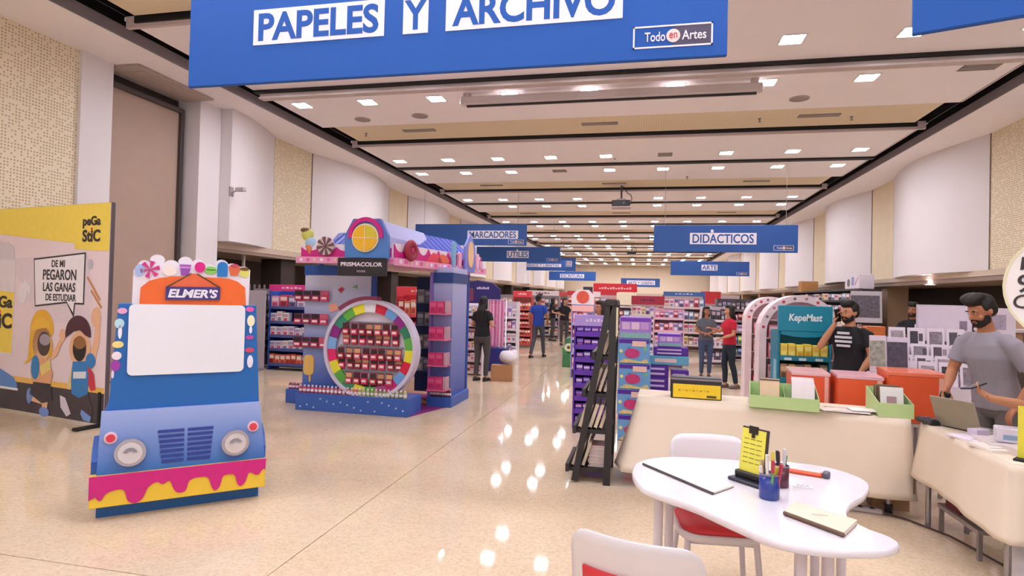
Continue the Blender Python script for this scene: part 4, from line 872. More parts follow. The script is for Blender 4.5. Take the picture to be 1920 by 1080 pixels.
# ------------------------------------------------------------ shop racks, displays and their goods
ALL_LV = {}; TOP_H = {}
def rack(name, label, cat, loc, rz, W, D, H, levels, c_side, c_back, c_shelf=None, header=None, base=True, group=None, lip=.03):
    t = thing(name, label, cat, loc, rz, group); c_shelf = c_shelf or c_side; ALL_LV[t.name] = list(levels); TOP_H[t.name] = H
    for x in (-W / 2, W / 2 - .025): put('side_panel', G().box(x, x + .025, 0, D, 0, H, bev=.004), K(c_side), t)
    put('back_panel', G().box(-W / 2 + .026, W / 2 - .026, D - .02, D, .02, H), K(c_back), t)
    for z in levels: put('shelf', G().box(-W / 2 + .026, W / 2 - .026, .0, D - .021, z - .02, z).box(-W / 2 + .026, W / 2 - .026, -.008, 0, z - .03, z + lip), K(c_shelf), t)
    if header:
        hx, hh, ink = header
        hd_ = put('header', G().box(-W / 2, W / 2, -.01, .03, H, H + hh, bev=.006), K(hx), t)
        if ink:
            for i in range(5): put('printed_stroke', G().box(-W * .22 + i * W * .09, -W * .16 + i * W * .09, -.014, -.01, H + hh * .4, H + hh * (.6 + .08 * (i % 2))), K(ink), hd_)
    return t
def fill(t, W, D, levels, meshes, n, nm, lab, cat, grp, y=.07, skip=0., jit=.006, sc=None, words_=None):
    'copies of small goods stood in rows along the shelves; lab may hold %s for the shelf word'
    mw = Matrix.Translation(t.location) @ Matrix.Rotation(t.rotation_euler.z, 4, 'Z'); L_ = len(levels)
    wd_ = words_ or {1: ('only',), 2: ('upper', 'lower'), 3: ('top', 'middle', 'bottom'), 4: ('top', 'second', 'third', 'bottom'), 5: ('top', 'second', 'third', 'fourth', 'bottom')}.get(L_) or ['%s' % w for w in ('top', 'second', 'third', 'fourth', 'fifth', 'sixth', 'seventh', 'bottom')]
    lv = sorted(levels, reverse=True)
    bb = [max(v.co[k] for v in meshes[0].vertices) - min(v.co[k] for v in meshes[0].vertices) for k in range(3)]
    for li, z in enumerate(lv):
        above = [a for a in ALL_LV.get(t.name, []) if a > z + .02]; gap = (min(above) - .035 - z) if above else (TOP_H.get(t.name, z + .3) - z if TOP_H.get(t.name, 9) - z > .09 else .15)
        cell = (W - .06) / n; kx = cell * .9 / bb[0]; kz = gap * .84 / bb[2]; ky = min((D - .05) * .6 / bb[1], kx * 1.3)
        kz = min(kz, kx * 1.9)
        for i in range(n):
            if random.random() < skip: continue
            x = -W / 2 + .03 + cell * (i + .5); zz_ = kz * random.uniform(.82, 1.)
            l_ = nth(i) + '-from-left ' + (lab % wd_[li] if '%s' in lab else lab)
            place(nm, meshes[(i * 7 + li * 3 + random.randrange(2)) % len(meshes)] if len(meshes) > 1 else meshes[0], mw @ Vector((x, bb[1] * ky / 2 + .012, z + .002)), l_, cat, grp + (', %s shelf' % wd_[li] if '%s' in lab else ''), t.rotation_euler.z, (kx, ky, zz_))
def pk(cs, w=.1, d=.08, h=.16): return [carton(a, b, c, w, d, h) for a, b, c in cs]
pastel = pk([('#e6a3bf', '#f3d9e4', '#c8507e'), ('#d9c7e4', '#8d6fb4', '#f0e6f2'), ('#efe4ea', '#d86a94', '#9a86a8'), ('#c8405e', '#f0d7d0', '#7c2638'), ('#8a7aa6', '#e2d8ea', '#504470')])
redset = pk([('#c0282e', '#f0d5c2', '#7a1a20'), ('#d8543c', '#f2e2d4', '#9c2a2a'), ('#a33a48', '#e9c9b8', '#5c1f28'), ('#e2876a', '#f5e6da', '#b8412f')])
mixset = pk([('#d7c2b4', '#8f5f5a', '#efe2d6'), ('#e5d3d0', '#b8475e', '#c9b2a0'), ('#b58a7c', '#eddfd8', '#6a4440'), ('#c9b6c6', '#7a5c86', '#f0e4ea'), ('#e8dcc4', '#c9a04a', '#9a8a70'), ('#9fb2cc', '#e6ecf2', '#4c6a96')])
darkset = pk([('#3a3440', '#8a7f90', '#c9c0c8'), ('#5a4c58', '#b8adb8', '#2c2630'), ('#7a6a78', '#e0d6dc', '#443a48'), ('#463a6a', '#a89cc0', '#d8c8d4')])
purset = pk([('#5b2aa0', '#b99be0', '#3b1a78'), ('#6e3ab4', '#e0cbe8', '#8a58c4'), ('#7a3fae', '#d8a8d0', '#452090'), ('#4c2192', '#9c78d0', '#c05a9c')], .085, .06, .12)
whiteset = pk([('#efe6ea', '#c9a8b8', '#d8486e'), ('#e9dfe8', '#a89cc8', '#c86a8a'), ('#f1e8ea', '#d4b0c0', '#8c7ca0')], .11, .09, .15)
# display at the left behind the truck
t = rack('wall_display', 'blue cardboard rack with a magenta header beyond the food-truck display at the left', 'rack', (-6.98, 10.9, 0), 0, 1.05, .4, 1.62, (.12, .42, .7, .98, 1.28), '#2f56b0', '#2a58b8', '#4c5a94', ('#e03a8c', .13, '#f4d6e4'))
fill(t, 1.05, .4, (.42, .7, .98), whiteset, 7, 'cup_pack', 'white-pink cup pack on the %s shelf of the blue rack with magenta header', 'pack', 'cup packs on the blue rack', skip=.12, words_=('upper', 'middle', 'lower'))
fill(t, 1.05, .4, (1.28,), pastel, 5, 'doll_box', 'purple and pink box on the highest shelf of the blue rack with magenta header', 'box', 'boxes on the highest shelf of the blue rack', sc=(1.5, 1.2, 1.4))
fill(t, 1.05, .4, (.12,), redset, 8, 'pink_jar', 'red jar on the lowest shelf of the blue rack with magenta header', 'jar', 'red jars on the lowest shelf of the blue rack')
t = rack('side_rack', 'grey metal rack end standing left of the blue rack', 'rack', (-7.75, 11.2, 0), math.radians(25), .5, .3, 1.66, (.3, .62, .94, 1.26), '#8d8288', '#8a7f84', '#75696e')
fill(t, .5, .3, (.3, .62, .94, 1.26), darkset, 4, 'grey_pack', 'dark grey pack on the %s shelf of the grey rack end', 'pack', 'packs on the grey rack end', sc=(.9, 1, 1))
pt = put('partition_screen', G().box(-.55, .55, 0, .05, .04, 1.62, bev=.01), K('#a79ea4', .7), loc=(-8.0, 10.6, 0), rz=math.radians(12), label='plain grey exhibition partition under the left ledge', cat='partition')
for x in (-.5, .46): put('foot', G().box(x, x + .05, -.2, .25, 0, .04), m_grey, pt)
for i in range(9): put('slat', G().box(-.3 + i * .1, -.27 + i * .1, .0, .03, 1.62, 1.74), K('#7c7076'), pt)
# red display seen through the kiosk
t = rack('red_display', 'red rack of packs seen through the candy-house kiosk', 'rack', (-4.2, 11.0, 0), 0, 1.1, .35, 1.6, (.3, .6, .9, 1.2), '#c8303e', '#b52a38', '#d8485a', ('#d63a44', .17, '#f0b8a8'))
fill(t, 1.1, .35, (.3, .6, .9, 1.2), redset, 8, 'red_pack', 'red pack on the %s shelf of the red rack behind the kiosk', 'pack', 'packs on the red rack', sc=(1.1, 1, 1.2))
# left aisle racks
t = rack('stationery_rack', 'rack with a dark navy arched header behind the woman in black', 'rack', (-3.69, 13.3, 0), 0, .96, .4, 1.45, (.1, .38, .66, .94), '#cfc2c8', '#d7c9cf', '#c8b9bf')
put('arched_header', G().prism([(-.5, 1.45), (.5, 1.45), (.5, 1.78), (.3, 1.93), (-.05, 1.98), (-.4, 1.9), (-.5, 1.8)], -.02, .03, 'xz'), K('#2a2566', .45), t)
for i in range(6): put('printed_stroke', G().box(-.06 + i * .05, -.025 + i * .05, -.025, -.019, 1.78, 1.82 + .015 * (i % 2)), K('#d8d2ec'), t)
put('header_picture', G().box(-.48, -.14, -.026, -.02, 1.5, 1.8, bev=.004), K('#7a3550', .5, var=.4, scale=30), t)
put('shelf_strip', G().box(-.48, .1, -.05, .0, 1.3, 1.45, bev=.004), K('#efe8f2'), t)
for i in range(5): put('printed_bottle', G().box(-.42 + i * .1, -.37 + i * .1, -.056, -.05, 1.32, 1.39), K('#5c7aa6'), t)
fill(t, .96, .4, (.1, .38, .66, .94), mixset + pastel, 9, 'hobby_pack', 'small mixed-colour pack on the %s shelf of the navy-headed rack', 'pack', 'packs on the navy-headed rack', skip=.1)
t = rack('low_wire_rack', 'pale wire rack of mixed packs at the left elbow of the woman in black', 'rack', (-3.42, 11.75, 0), 0, .5, .3, 1.42, (.06, .3, .54, .78, 1.02, 1.24), '#e2d8de', '#cbbcc4', '#d8ccd2')
fill(t, .5, .3, (.06, .3, .54, .78, 1.02, 1.24), mixset + whiteset, 6, 'wire_pack', 'mixed pack on the %s shelf of the wire rack by the black-clad woman', 'pack', 'packs on the pale wire rack', words_=('top', 'second', 'third', 'fourth', 'fifth', 'bottom'))
t = thing('ribbon_stand', 'stand of long pink hanging ribbons beside the woman in black', 'stand', (-3.12, 12.75, 0))
put('frame', G().tube([(-.2, 0, 0), (-.2, 0, 1.55), (.2, 0, 1.55), (.2, 0, 0)], .018, 8), K('#e9e0e6', .4), t); put('base', G().box(-.24, .24, -.2, .2, 0, .5, bev=.01), K('#2a2c78'), t)
for i in range(9): put('ribbon', G().box(-.17 + i * .038, -.14 + i * .038, -.03 - .01 * (i % 2), -.02, .5 + .02 * (i % 3), 1.54), K(('#d892b4', '#cf6a9c', '#e0b4c8', '#c0508c')[i % 4], .6), t)
t = rack('wire_rack', 'white rack of pale packs behind the pink ribbons', 'rack', (-3.31, 14.6, 0), 0, .5, .35, 1.5, (.2, .5, .8, 1.1), '#e9e1e8', '#cbbfc8', '#ddd2da')
fill(t, .5, .35, (.2, .5, .8, 1.1), whiteset + pastel[:2], 4, 'paper_pack', 'pale pack on the %s shelf of the white rack behind the ribbons', 'pack', 'packs on the white rack')
p = at(957, 660, z=0); b_ = put('bin', G().rings([[(-.18, -.16, .03), (.18, -.16, .03), (.18, .16, .03), (-.18, .16, .03)], [(-.23, -.2, .38), (.23, -.2, .38), (.23, .2, .38), (-.23, .2, .38)]], 0, False), K('#2450b0', .4), loc=(p.x, p.y, 0), label='blue plastic crate-like bin on the floor by the red shelves', cat='bin')
put('rim', G().box(-.25, .25, -.22, -.19, .36, .41).box(-.25, .25, .19, .22, .36, .41).box(-.25, -.22, -.19, .19, .36, .41).box(.22, .25, -.19, .19, .36, .41), K('#2c5cc2', .4), b_)
put('foot', G().box(-.17, .17, -.15, .15, 0, .03), K('#1c3a80'), b_)
t = rack('red_shelf_unit', 'tall red shelf unit with a red and white header beside the man in blue', 'rack', (-3.8, 18.9, 0), 0, .62, .4, 1.62, (.1, .38, .66, .94, 1.22), '#b43a34', '#8c4a42', '#c8584c', ('#dc4048', .2, '#f2d9d4'))
fill(t, .62, .4, (.1, .38, .66, .94, 1.22), redset, 6, 'snack_tin', 'red tin on the %s shelf of the tall red unit', 'tin', 'tins on the tall red unit')
for i, (X, Y, W) in enumerate(((-4.9, 16.6, 1.2), (-5.0, 20.5, 1.8), (-3.9, 23.5, 1.3), (-4.1, 28, 1.6), (-4.3, 33, 1.8), (-4.6, 39, 2.2), (-4.9, 46, 2.6))):
    t = rack('gondola', ('grey gondola with pale packs behind the ribbon stand', 'grey gondola behind the red shelf unit', 'gondola with a pale header past the man in blue', 'gondola with a red header far down the left side', 'far gondola with a blue header on the left side', 'distant gondola with a beige header on the left', 'most distant gondola on the left side')[i], 'gondola', (X, Y, 0), 0, W, .5, 1.7, (.15, .5, .85, 1.2), '#8d8088', '#9a8d92', '#a89ca2',
             ((None), None, ('#e4d8da', .2, '#a03a4a'), ('#cf5a52', .22, None), ('#3f5fa8', .22, '#e6e6f0'), ('#d8c4b0', .25, None), ('#a86a5a', .25, None))[i])
    fill(t, W, .5, (.15, .5, .85, 1.2), (darkset + pastel, mixset, mixset + darkset, redset + mixset, pastel + mixset, mixset, redset + darkset)[i], int(W * 6), ('folder_box', 'card_box', 'ruler_box', 'glue_box', 'ink_box', 'tape_box', 'chalk_box')[i], 'small coloured box on the %s shelf of ' + ('the pale-pack gondola', 'the gondola behind the red unit', 'the pale-headed gondola', 'the red-headed far gondola', 'the blue-headed far gondola', 'the beige-headed gondola', 'the farthest left gondola')[i], 'box', 'boxes on left gondola number %d' % (i + 1), sc=(1.5, 1.5, 1.5))
# cardboard box and carrier bag
p = at(938, 716, z=0)
cb = thing('cardboard_box', 'brown cardboard box on the floor at the feet of the woman in black', 'box', (p.x - .02, p.y + .2, 0), .15)
put('carton', G().box(-.2, .2, -.16, .16, 0, .3, bev=.004), K('#b07f58', .8), cb); put('tape', G().box(-.203, .203, -.03, .03, .18, .303), K('#c9a680', .3), cb)
for e in (-1,): put('flap', G().box(-.2, .2, 0, .005, 0, .1, T=Matrix.Translation((0, e * .16, .3)) @ Matrix.Rotation(e * 1.9, 4, 'X')), K('#a87650', .8), cb)
g = G(); g.ball((0, 0, .13), (.2, .16, .13), 16, 10); g.ball((.1, 0, .2), (.09, .08, .08), 10, 8); g.ball((-.1, .03, .19), (.09, .07, .06), 10, 8)
fb = fused('bag', g, M('#e6dfe4', .35, bump=.4), None, .02, 1, loc=(p.x + .1, p.y + .27, .0), label='white plastic carrier bag slumped behind the cardboard box', cat='bag'); fb.location.z = .32
# ---- centre: green standees
p = at(1064, 688, z=0)
def standee(loc, lab, k=1.):
    t = thing('leaf_standee', lab, 'standee', loc)
    put('planter', G().box(-.16 * k, .16 * k, -.06, .1, 0, .42 * k, bev=.01), K('#3f7a4a'), t)
    for i, (a, l_) in enumerate(((-.7, .3), (-.25, .42), (.2, .45), (.65, .32), (-1.1, .22), (1.1, .2))):
        put('leaf', G().prism([(0, 0), (.07, l_ * .4), (.05, l_ * .75), (0, l_), (-.05, l_ * .75), (-.07, l_ * .4)], -.008, .008, 'xz', T=Matrix.Translation((0, .02 + i * .012, .38 * k)) @ Matrix.Rotation(a, 4, 'Y') @ Matrix.Scale(k, 4)), K(('#4f9a5a', '#3f8a52', '#6aae62')[i % 3]), t)
    f = put('flower', G().disc(.02, .62 * k, .13 * k, -.05, -.03, 10), K('#e4e2c8'), t); put('flower_eye', G().disc(.02, .62 * k, .06 * k, -.058, -.05, 12), K('#8a8040'), f); put('flower_centre', G().disc(.02, .62 * k, .028 * k, -.064, -.058, 10), K('#2c3028'), f)
    return t
standee((p.x, p.y, 0), 'green cardboard plant standee with a pale flower on the floor, lower one', .75)
rp = put('plinth', G().box(-.3, .3, -.2, .2, 0, .62, bev=.01), K('#4a7c58'), loc=(p.x + .12, p.y + 1.1, 0), label='green plinth carrying the taller flower standee', cat='plinth')
standee((p.x + .12, p.y + 1.1, .62), 'taller green cardboard plant standee with a big white flower, on a plinth', .95)
# ---- centre: white and red tower, gondolas with red banner and blue frame
p = at(1090, 690, Y=12.2)
t = rack('tower_display', 'slim tower display with a rounded white and red crown in the centre', 'rack', (p.x, 12.2, 0), 0, .46, .35, 1.5, (.2, .5, .8, 1.1), '#9c8fc4', '#8f9fd0', '#b4a8d4')
put('crown', G().prism([(-.23, 1.5), (.23, 1.5), (.23, 1.68), (.12, 1.8), (-.12, 1.8), (-.23, 1.68)], -.02, .02, 'xz'), K('#eddde2'), t); put('crown_print', G().disc(0, 1.65, .13, -.026, -.02, 18), K('#d8583e', .5, var=.3, scale=20), t)
put('header_band', G().box(-.22, .22, -.02, 0, 1.36, 1.48), K('#f0b8b4'), t)
fill(t, .46, .35, (.2, .5, .8, 1.1), pastel, 4, 'sticker_pack', 'pastel pack on the %s shelf of the slim crowned tower', 'pack', 'packs on the crowned tower')
p = at(1150, 690, Y=19.)
t = rack('banner_gondola', 'gondola under the long red banner in the centre', 'gondola', (p.x, 19, 0), 0, 1.7, .5, 1.75, (.2, .6, 1.0, 1.4), '#c8b4b8', '#d8c4c4', '#d8c4c8')
put('red_banner', G().box(-.68, .68, -.03, .0, 1.86, 2.12, bev=.01), K('#d62634', .45), t)
for i in range(12): put('printed_stroke', G().box(-.5 + i * .085, -.44 + i * .085, -.036, -.03, 1.94, 1.98 + .015 * (i % 3)), K('#f0c0c0'), t)
for x in (-.6, .6): put('banner_post', G().cyl((x, -.01, 1.75), (x, -.01, 1.87), .015), m_grey, t)
put('dark_sign', G().box(-1.0, -.7, -.03, 0, 1.84, 2.0), K('#3a3442'), t); put('white_sign', G().box(-.69, -.45, -.03, 0, 1.68, 1.85), K('#eadde2'), t); put('cream_sign', G().box(.05, .66, -.04, -.01, 1.45, 1.84, bev=.01), K('#efe3c8'), t)
fill(t, 1.7, .5, (.2, .6, 1.0, 1.4), mixset + redset, 9, 'craft_box', 'craft box on the %s shelf of the gondola under the red banner', 'box', 'boxes under the red banner', sc=(1.5, 1.5, 1.6))
p = at(1212, 690, Y=17.)
t = rack('maroon_gondola', 'gondola with a maroon header right of the red banner', 'gondola', (p.x, 17.0, 0), 0, .9, .4, 1.5, (.2, .55, .9, 1.2), '#d8c8c4', '#d9c6be', '#e2d4cc', ('#a8243c', .24, '#5a2a5c'))
fill(t, .9, .4, (.2, .55, .9, 1.2), mixset + pastel, 7, 'paint_set', 'paint set on the %s shelf of the maroon-headed gondola', 'paint set', 'paint sets on the maroon-headed gondola', sc=(1.2, 1.2, 1.4))
p = at(1280, 690, Y=20.)
t = rack('blue_gondola', 'gondola with a blue frame and blue top sign in the centre right', 'gondola', (p.x, 20, 0), 0, 1.3, .5, 1.78, (.2, .6, 1.0, 1.4), '#3f6cab', '#d4bcb4', '#e0c8c4', ('#4069a6', .14, '#c8d0e6'))
fill(t, 1.3, .5, (.2, .6, 1.0, 1.4), mixset + pastel, 8, 'brush_set', 'brush set on the %s shelf of the blue-framed gondola', 'brush set', 'brush sets on the blue-framed gondola', sc=(1.4, 1.4, 1.6))
p = at(1252, 690, Y=14.5)
t = rack('pink_rack', 'low pale pink rack between the purple boxes and the blue-framed gondola', 'rack', (p.x, 14.5, 0), 0, .7, .35, 1.42, (.2, .55, .9, 1.2), '#dcb4c8', '#d8aac4', '#e4bccc')
fill(t, .7, .35, (.2, .55, .9, 1.2), pastel, 6, 'clay_pack', 'pink clay pack on the %s shelf of the low pink rack', 'pack', 'clay packs on the low pink rack', sc=(1, 1, 1.3))
p = at(1330, 690, Y=23.)
t = rack('red_box_rack', 'rack with a red box-like header beyond the two talking women', 'rack', (p.x, 23, 0), 0, .7, .4, 1.55, (.2, .6, 1.0, 1.3), '#d8cccf', '#cbbabd', '#d8cbd0', ('#c62c34', .45, None))
fill(t, .7, .4, (.2, .6, 1.0, 1.3), mixset, 5, 'tool_pack', 'pale pack on the %s shelf of the red-headed rack beyond the women', 'pack', 'packs beyond the women', sc=(1.3, 1.3, 1.5))
for i, (px_, Y, W, hd_) in enumerate(((1110, 26, 2.2, ('#c9353f', .2, None)), (1190, 30, 2.6, ('#d8c0b4', .2, None)), (1260, 34, 2.6, ('#8a4a6a', .2, None)), (1130, 38, 3.2, ('#b8a4a8', .2, None)), (1230, 44, 3.6, ('#a03a48', .2, None)))):
    p = at(px_, 600, Y=Y)
    t = rack('gondola', ('red-headed gondola behind the red banner', 'cream-headed gondola behind the maroon one', 'plum-headed gondola in the far centre', 'pale grey-headed gondola deep in the far centre', 'farthest dark red headed gondola in the centre')[i], 'gondola', (p.x, Y, 0), 0, W, .5, 1.75, (.2, .6, 1.0, 1.4), '#b8a8ac', '#c0aeb0', '#c8b8bc', hd_)
    fill(t, W, .5, (.2, .6, 1.0, 1.4), (redset, mixset, pastel, darkset + mixset, redset + pastel)[i], int(W * 5), 'supply_box', 'small box on the %s shelf of ' + ('the red-headed centre gondola', 'the cream-headed centre gondola', 'the plum-headed centre gondola', 'the pale grey-headed centre gondola', 'the farthest centre gondola')[i], 'box', 'boxes on centre gondola number %d' % (i + 1), sc=(2, 1.6, 1.8))
# ---- right aisle behind the women
p = at(1382, 690, Y=17.5)
t = rack('print_rack', 'rack of grey prints with red goods beneath, behind the woman in red', 'rack', (p.x, 17.5, 0), 0, 1.15, .4, 1.72, (.15, .45, .8, 1.1, 1.4), '#7a6e74', '#5c5258', '#8a7e84')
fill(t, 1.15, .4, (1.4,), darkset, 9, 'grey_card', 'grey card pack on the highest shelf of the print rack', 'pack', 'card packs on the print rack', sc=(1.1, 1, 1.6))
fill(t, 1.15, .4, (.8, 1.1), redset + pastel, 8, 'red_pouch', 'red pouch on the %s middle shelf of the print rack', 'pouch', 'pouches on the print rack', sc=(1.1, 1, 1.4))
fill(t, 1.15, .4, (.15, .45), pk([('#6aa04c', '#c8d89c', '#3c6a34'), ('#3f5a9c', '#a8b8dc', '#2c3a6a'), ('#88b45a', '#e2e8b8', '#4a7a3c')]), 8, 'green_tub', 'green or blue tub on the %s low shelf of the print rack', 'tub', 'tubs on the print rack', sc=(1.2, 1, 1.2))
p = at(1340, 690, Y=15.2)
t = rack('grey_rack', 'pale rack of grey goods between the two talking women', 'rack', (p.x, 15.6, 0), 0, .6, .35, 1.5, (.15, .5, .85, 1.15), '#ddd2d8', '#c9bdc6', '#e2d8de')
fill(t, .6, .35, (.15, .5, .85, 1.15), darkset + whiteset, 5, 'ruler_pack', 'grey pack on the %s shelf of the rack between the women', 'pack', 'packs between the women', sc=(1, 1, 1.3))
for i, (X, Y, W) in enumerate(((2.7, 26, 2.4), (3.2, 32, 2.8), (3.4, 40, 3.2))):
    t = rack('gondola', ('gondola right of the red box header, far behind the women', 'second far gondola on the right', 'farthest gondola on the right')[i], 'gondola', (X, Y, 0), 0, W, .5, 1.7, (.2, .6, 1.0, 1.4), '#a0949a', '#8d8288', '#b0a4aa', ('#b8a0a4', .2, None))
    fill(t, W, .5, (.2, .6, 1.0, 1.4), darkset + mixset, int(W * 5), 'storage_box', 'small box on the %s shelf of ' + ('the near right gondola', 'the second far right gondola', 'the farthest right gondola')[i], 'box', 'boxes on right gondola number %d' % (i + 1), sc=(2, 1.6, 1.8))
# dark shelving along the right wall with cartons on top
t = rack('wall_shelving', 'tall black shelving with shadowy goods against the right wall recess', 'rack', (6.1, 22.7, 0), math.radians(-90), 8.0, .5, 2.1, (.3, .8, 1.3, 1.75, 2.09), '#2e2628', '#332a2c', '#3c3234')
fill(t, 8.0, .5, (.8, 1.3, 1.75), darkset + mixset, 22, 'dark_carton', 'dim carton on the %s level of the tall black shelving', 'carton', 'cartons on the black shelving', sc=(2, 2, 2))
p = at(1430, 545, Y=24.8); put('carton_box', G().box(-.3, .3, -.25, .25, 0, .42, bev=.01).box(-.31, .31, -.04, .04, .2, .423), K('#c08a52', .7), loc=(6.35, 25.4, 2.1), label='brown carton on top of the black shelving', cat='box')
wp = thing('white_case', 'white printed box lying on top of the black shelving at the right wall', 'box', (6.3, 19.6, 2.1), math.radians(-90))
put('case', G().box(-.62, .62, -.2, .2, 0, .44, bev=.015), K('#e6dde6'), wp)
put('printed_photo', G().disc(-.28, .2, .12, -.206, -.2, 16), K('#6a646c'), wp)
for i in range(3): put('printed_bar', G().box(.0 + i * .07, .04 + i * .07, -.206, -.2, .12, .36), K('#8a96d0'), wp)
put('printed_stroke', G().prism([(.28, .12), (.55, .32), (.55, .36), (.28, .16)], -.206, -.2, 'xz'), K('#c88aa8'), wp)
# ---- white and pink arch displays and the teal rack
def arch(loc, lab, W, H, rz=0, k=0):
    t = thing('arch_display', lab, 'display', loc, rz)
    out = [(-W / 2, 0), (W / 2, 0)] + ell(0, H - W / 2, W / 2, W / 2, 14, 0, PI); inn = [(-W / 2 + .09, .1), (W / 2 - .09, .1)] + ell(0, H - W / 2, W / 2 - .09, W / 2 - .09, 14, 0, PI)
    put('back_panel', G().prism(out, .28, .31, 'xz'), K('#f0d9dc', .5), t)
    for e in (0, 1):
        a, b_ = (out[2:9], inn[2:9]) if e == 0 else (out[9:], inn[9:])
    fr = G(); n = len(out)
    for i in range(n):
        j = (i + 1) % n; fr.prism([out[i], out[j], inn[j], inn[i]], -.02, .28, 'xz')
    put('arch_frame', fr, K('#f3dfe2', .45, var=.1, scale=8), t)
    ALL_LV[t.name] = [.35, .62, .89, 1.16, 1.4]; TOP_H[t.name] = H - .1
    for z in (.35, .62, .89, 1.16, 1.4): put('shelf', G().box(-W / 2 + .09, W / 2 - .09, .02, .28, z - .015, z), K('#e9b8c0', .5), t)
    for i in range(10): 
        a = PI * (i + .5) / 10; put('printed_heart', G().disc((W / 2 - .045) * math.cos(a), H - W / 2 + (W / 2 - .045) * math.sin(a), .02, -.026, -.019, 8), K(('#d8405a', '#c88aa0', '#8a6a8a')[i % 3]), t)
    return t
pinks = pk([('#e58a9a', '#f4d4d4', '#c8405a'), ('#f0c4c8', '#d85a72', '#f6e6e4'), ('#d84a5c', '#f2d0cc', '#9c2a3c'), ('#e8b4b8', '#c0606c', '#f2dcda')], .09, .08, .15)
for (px_, Y, H, lab, w1) in ((1452, 9.6, 1.72, 'white arch-topped display with red prints, the rear one of two', 'rear arch'), (1500, 8.6, 1.74, 'white arch-topped display with pink hearts just behind the teal rack', 'front arch')):
    p = at(px_, 600, Y=Y); W = .72 if Y > 9 else 1.02
    t = arch((p.x - (0.05 if Y > 9 else 0), Y, 0), lab, W, H)
    fill(t, W - .18, .3, (.35, .62, .89, 1.16), pinks, 6, 'heart_box', 'pink or red box on the %s shelf of the ' + w1 + ' display', 'box', 'boxes in the ' + w1, y=.12)
p0, p1 = at(1459, 600, Y=7.6), at(1560, 600, Y=7.6)
TX, TW = (p0.x + p1.x) / 2, p1.x - p0.x
t = rack('teal_rack', 'teal cardboard rack with white script on its header and yellow packs', 'rack', (TX, 7.6, 0), 0, TW, .4, 1.3, (.42, .72, .98), '#16809a', '#0f5f70', '#1d8296')
put('header', G().box(-TW / 2, TW / 2, -.03, .03, 1.3, 1.6, bev=.006).prism([(-TW / 2 + .03, 1.3), (TW / 2 - .03, 1.3), (TW / 2 - .03, 1.26), (.12, 1.235), (0, 1.23), (-.12, 1.235), (-TW / 2 + .03, 1.26)], -.02, .02, 'xz'), K('#1489a4', .4), t)
txt('KepeMast', 0, -.032, 1.45, TW * .62, .11, K('#dff0f4'), t, bold=.03, shear=.15)
for i, x in enumerate((-.18, -.02, .16)): put('price_card', G().box(x - .04, x + .04, -.016, -.008, .955, .985), K('#c8dfe6'), t)
put('side_print', G().box(-TW / 2 - .004, -TW / 2, .05, .2, .5, .95), K('#8fc4d4'), t)
yel = pk([('#ecd03a', '#f4e68a', '#d8a83a'), ('#f0d84a', '#e8c060', '#f2e28a')], .075, .09, .09)
fill(t, TW, .4, (.98,), yel, 6, 'yellow_pack', 'yellow pack on the upper shelf of the teal rack', 'pack', 'yellow packs on the teal rack')
fill(t, TW, .4, (.72,), pk([('#a8805c', '#d8b48a', '#6a4a3a'), ('#c4a45a', '#e8d89a', '#7a6a3a'), ('#7c6a5c', '#c8b49c', '#a8423c')], .075, .09, .11), 6, 'brown_pack', 'brown and ochre pack on the middle shelf of the teal rack', 'pack', 'brown packs on the teal rack')
fill(t, TW, .4, (.42,), yel, 6, 'yellow_pack', 'yellow pack low down on the teal rack', 'pack', 'low yellow packs on the teal rack')
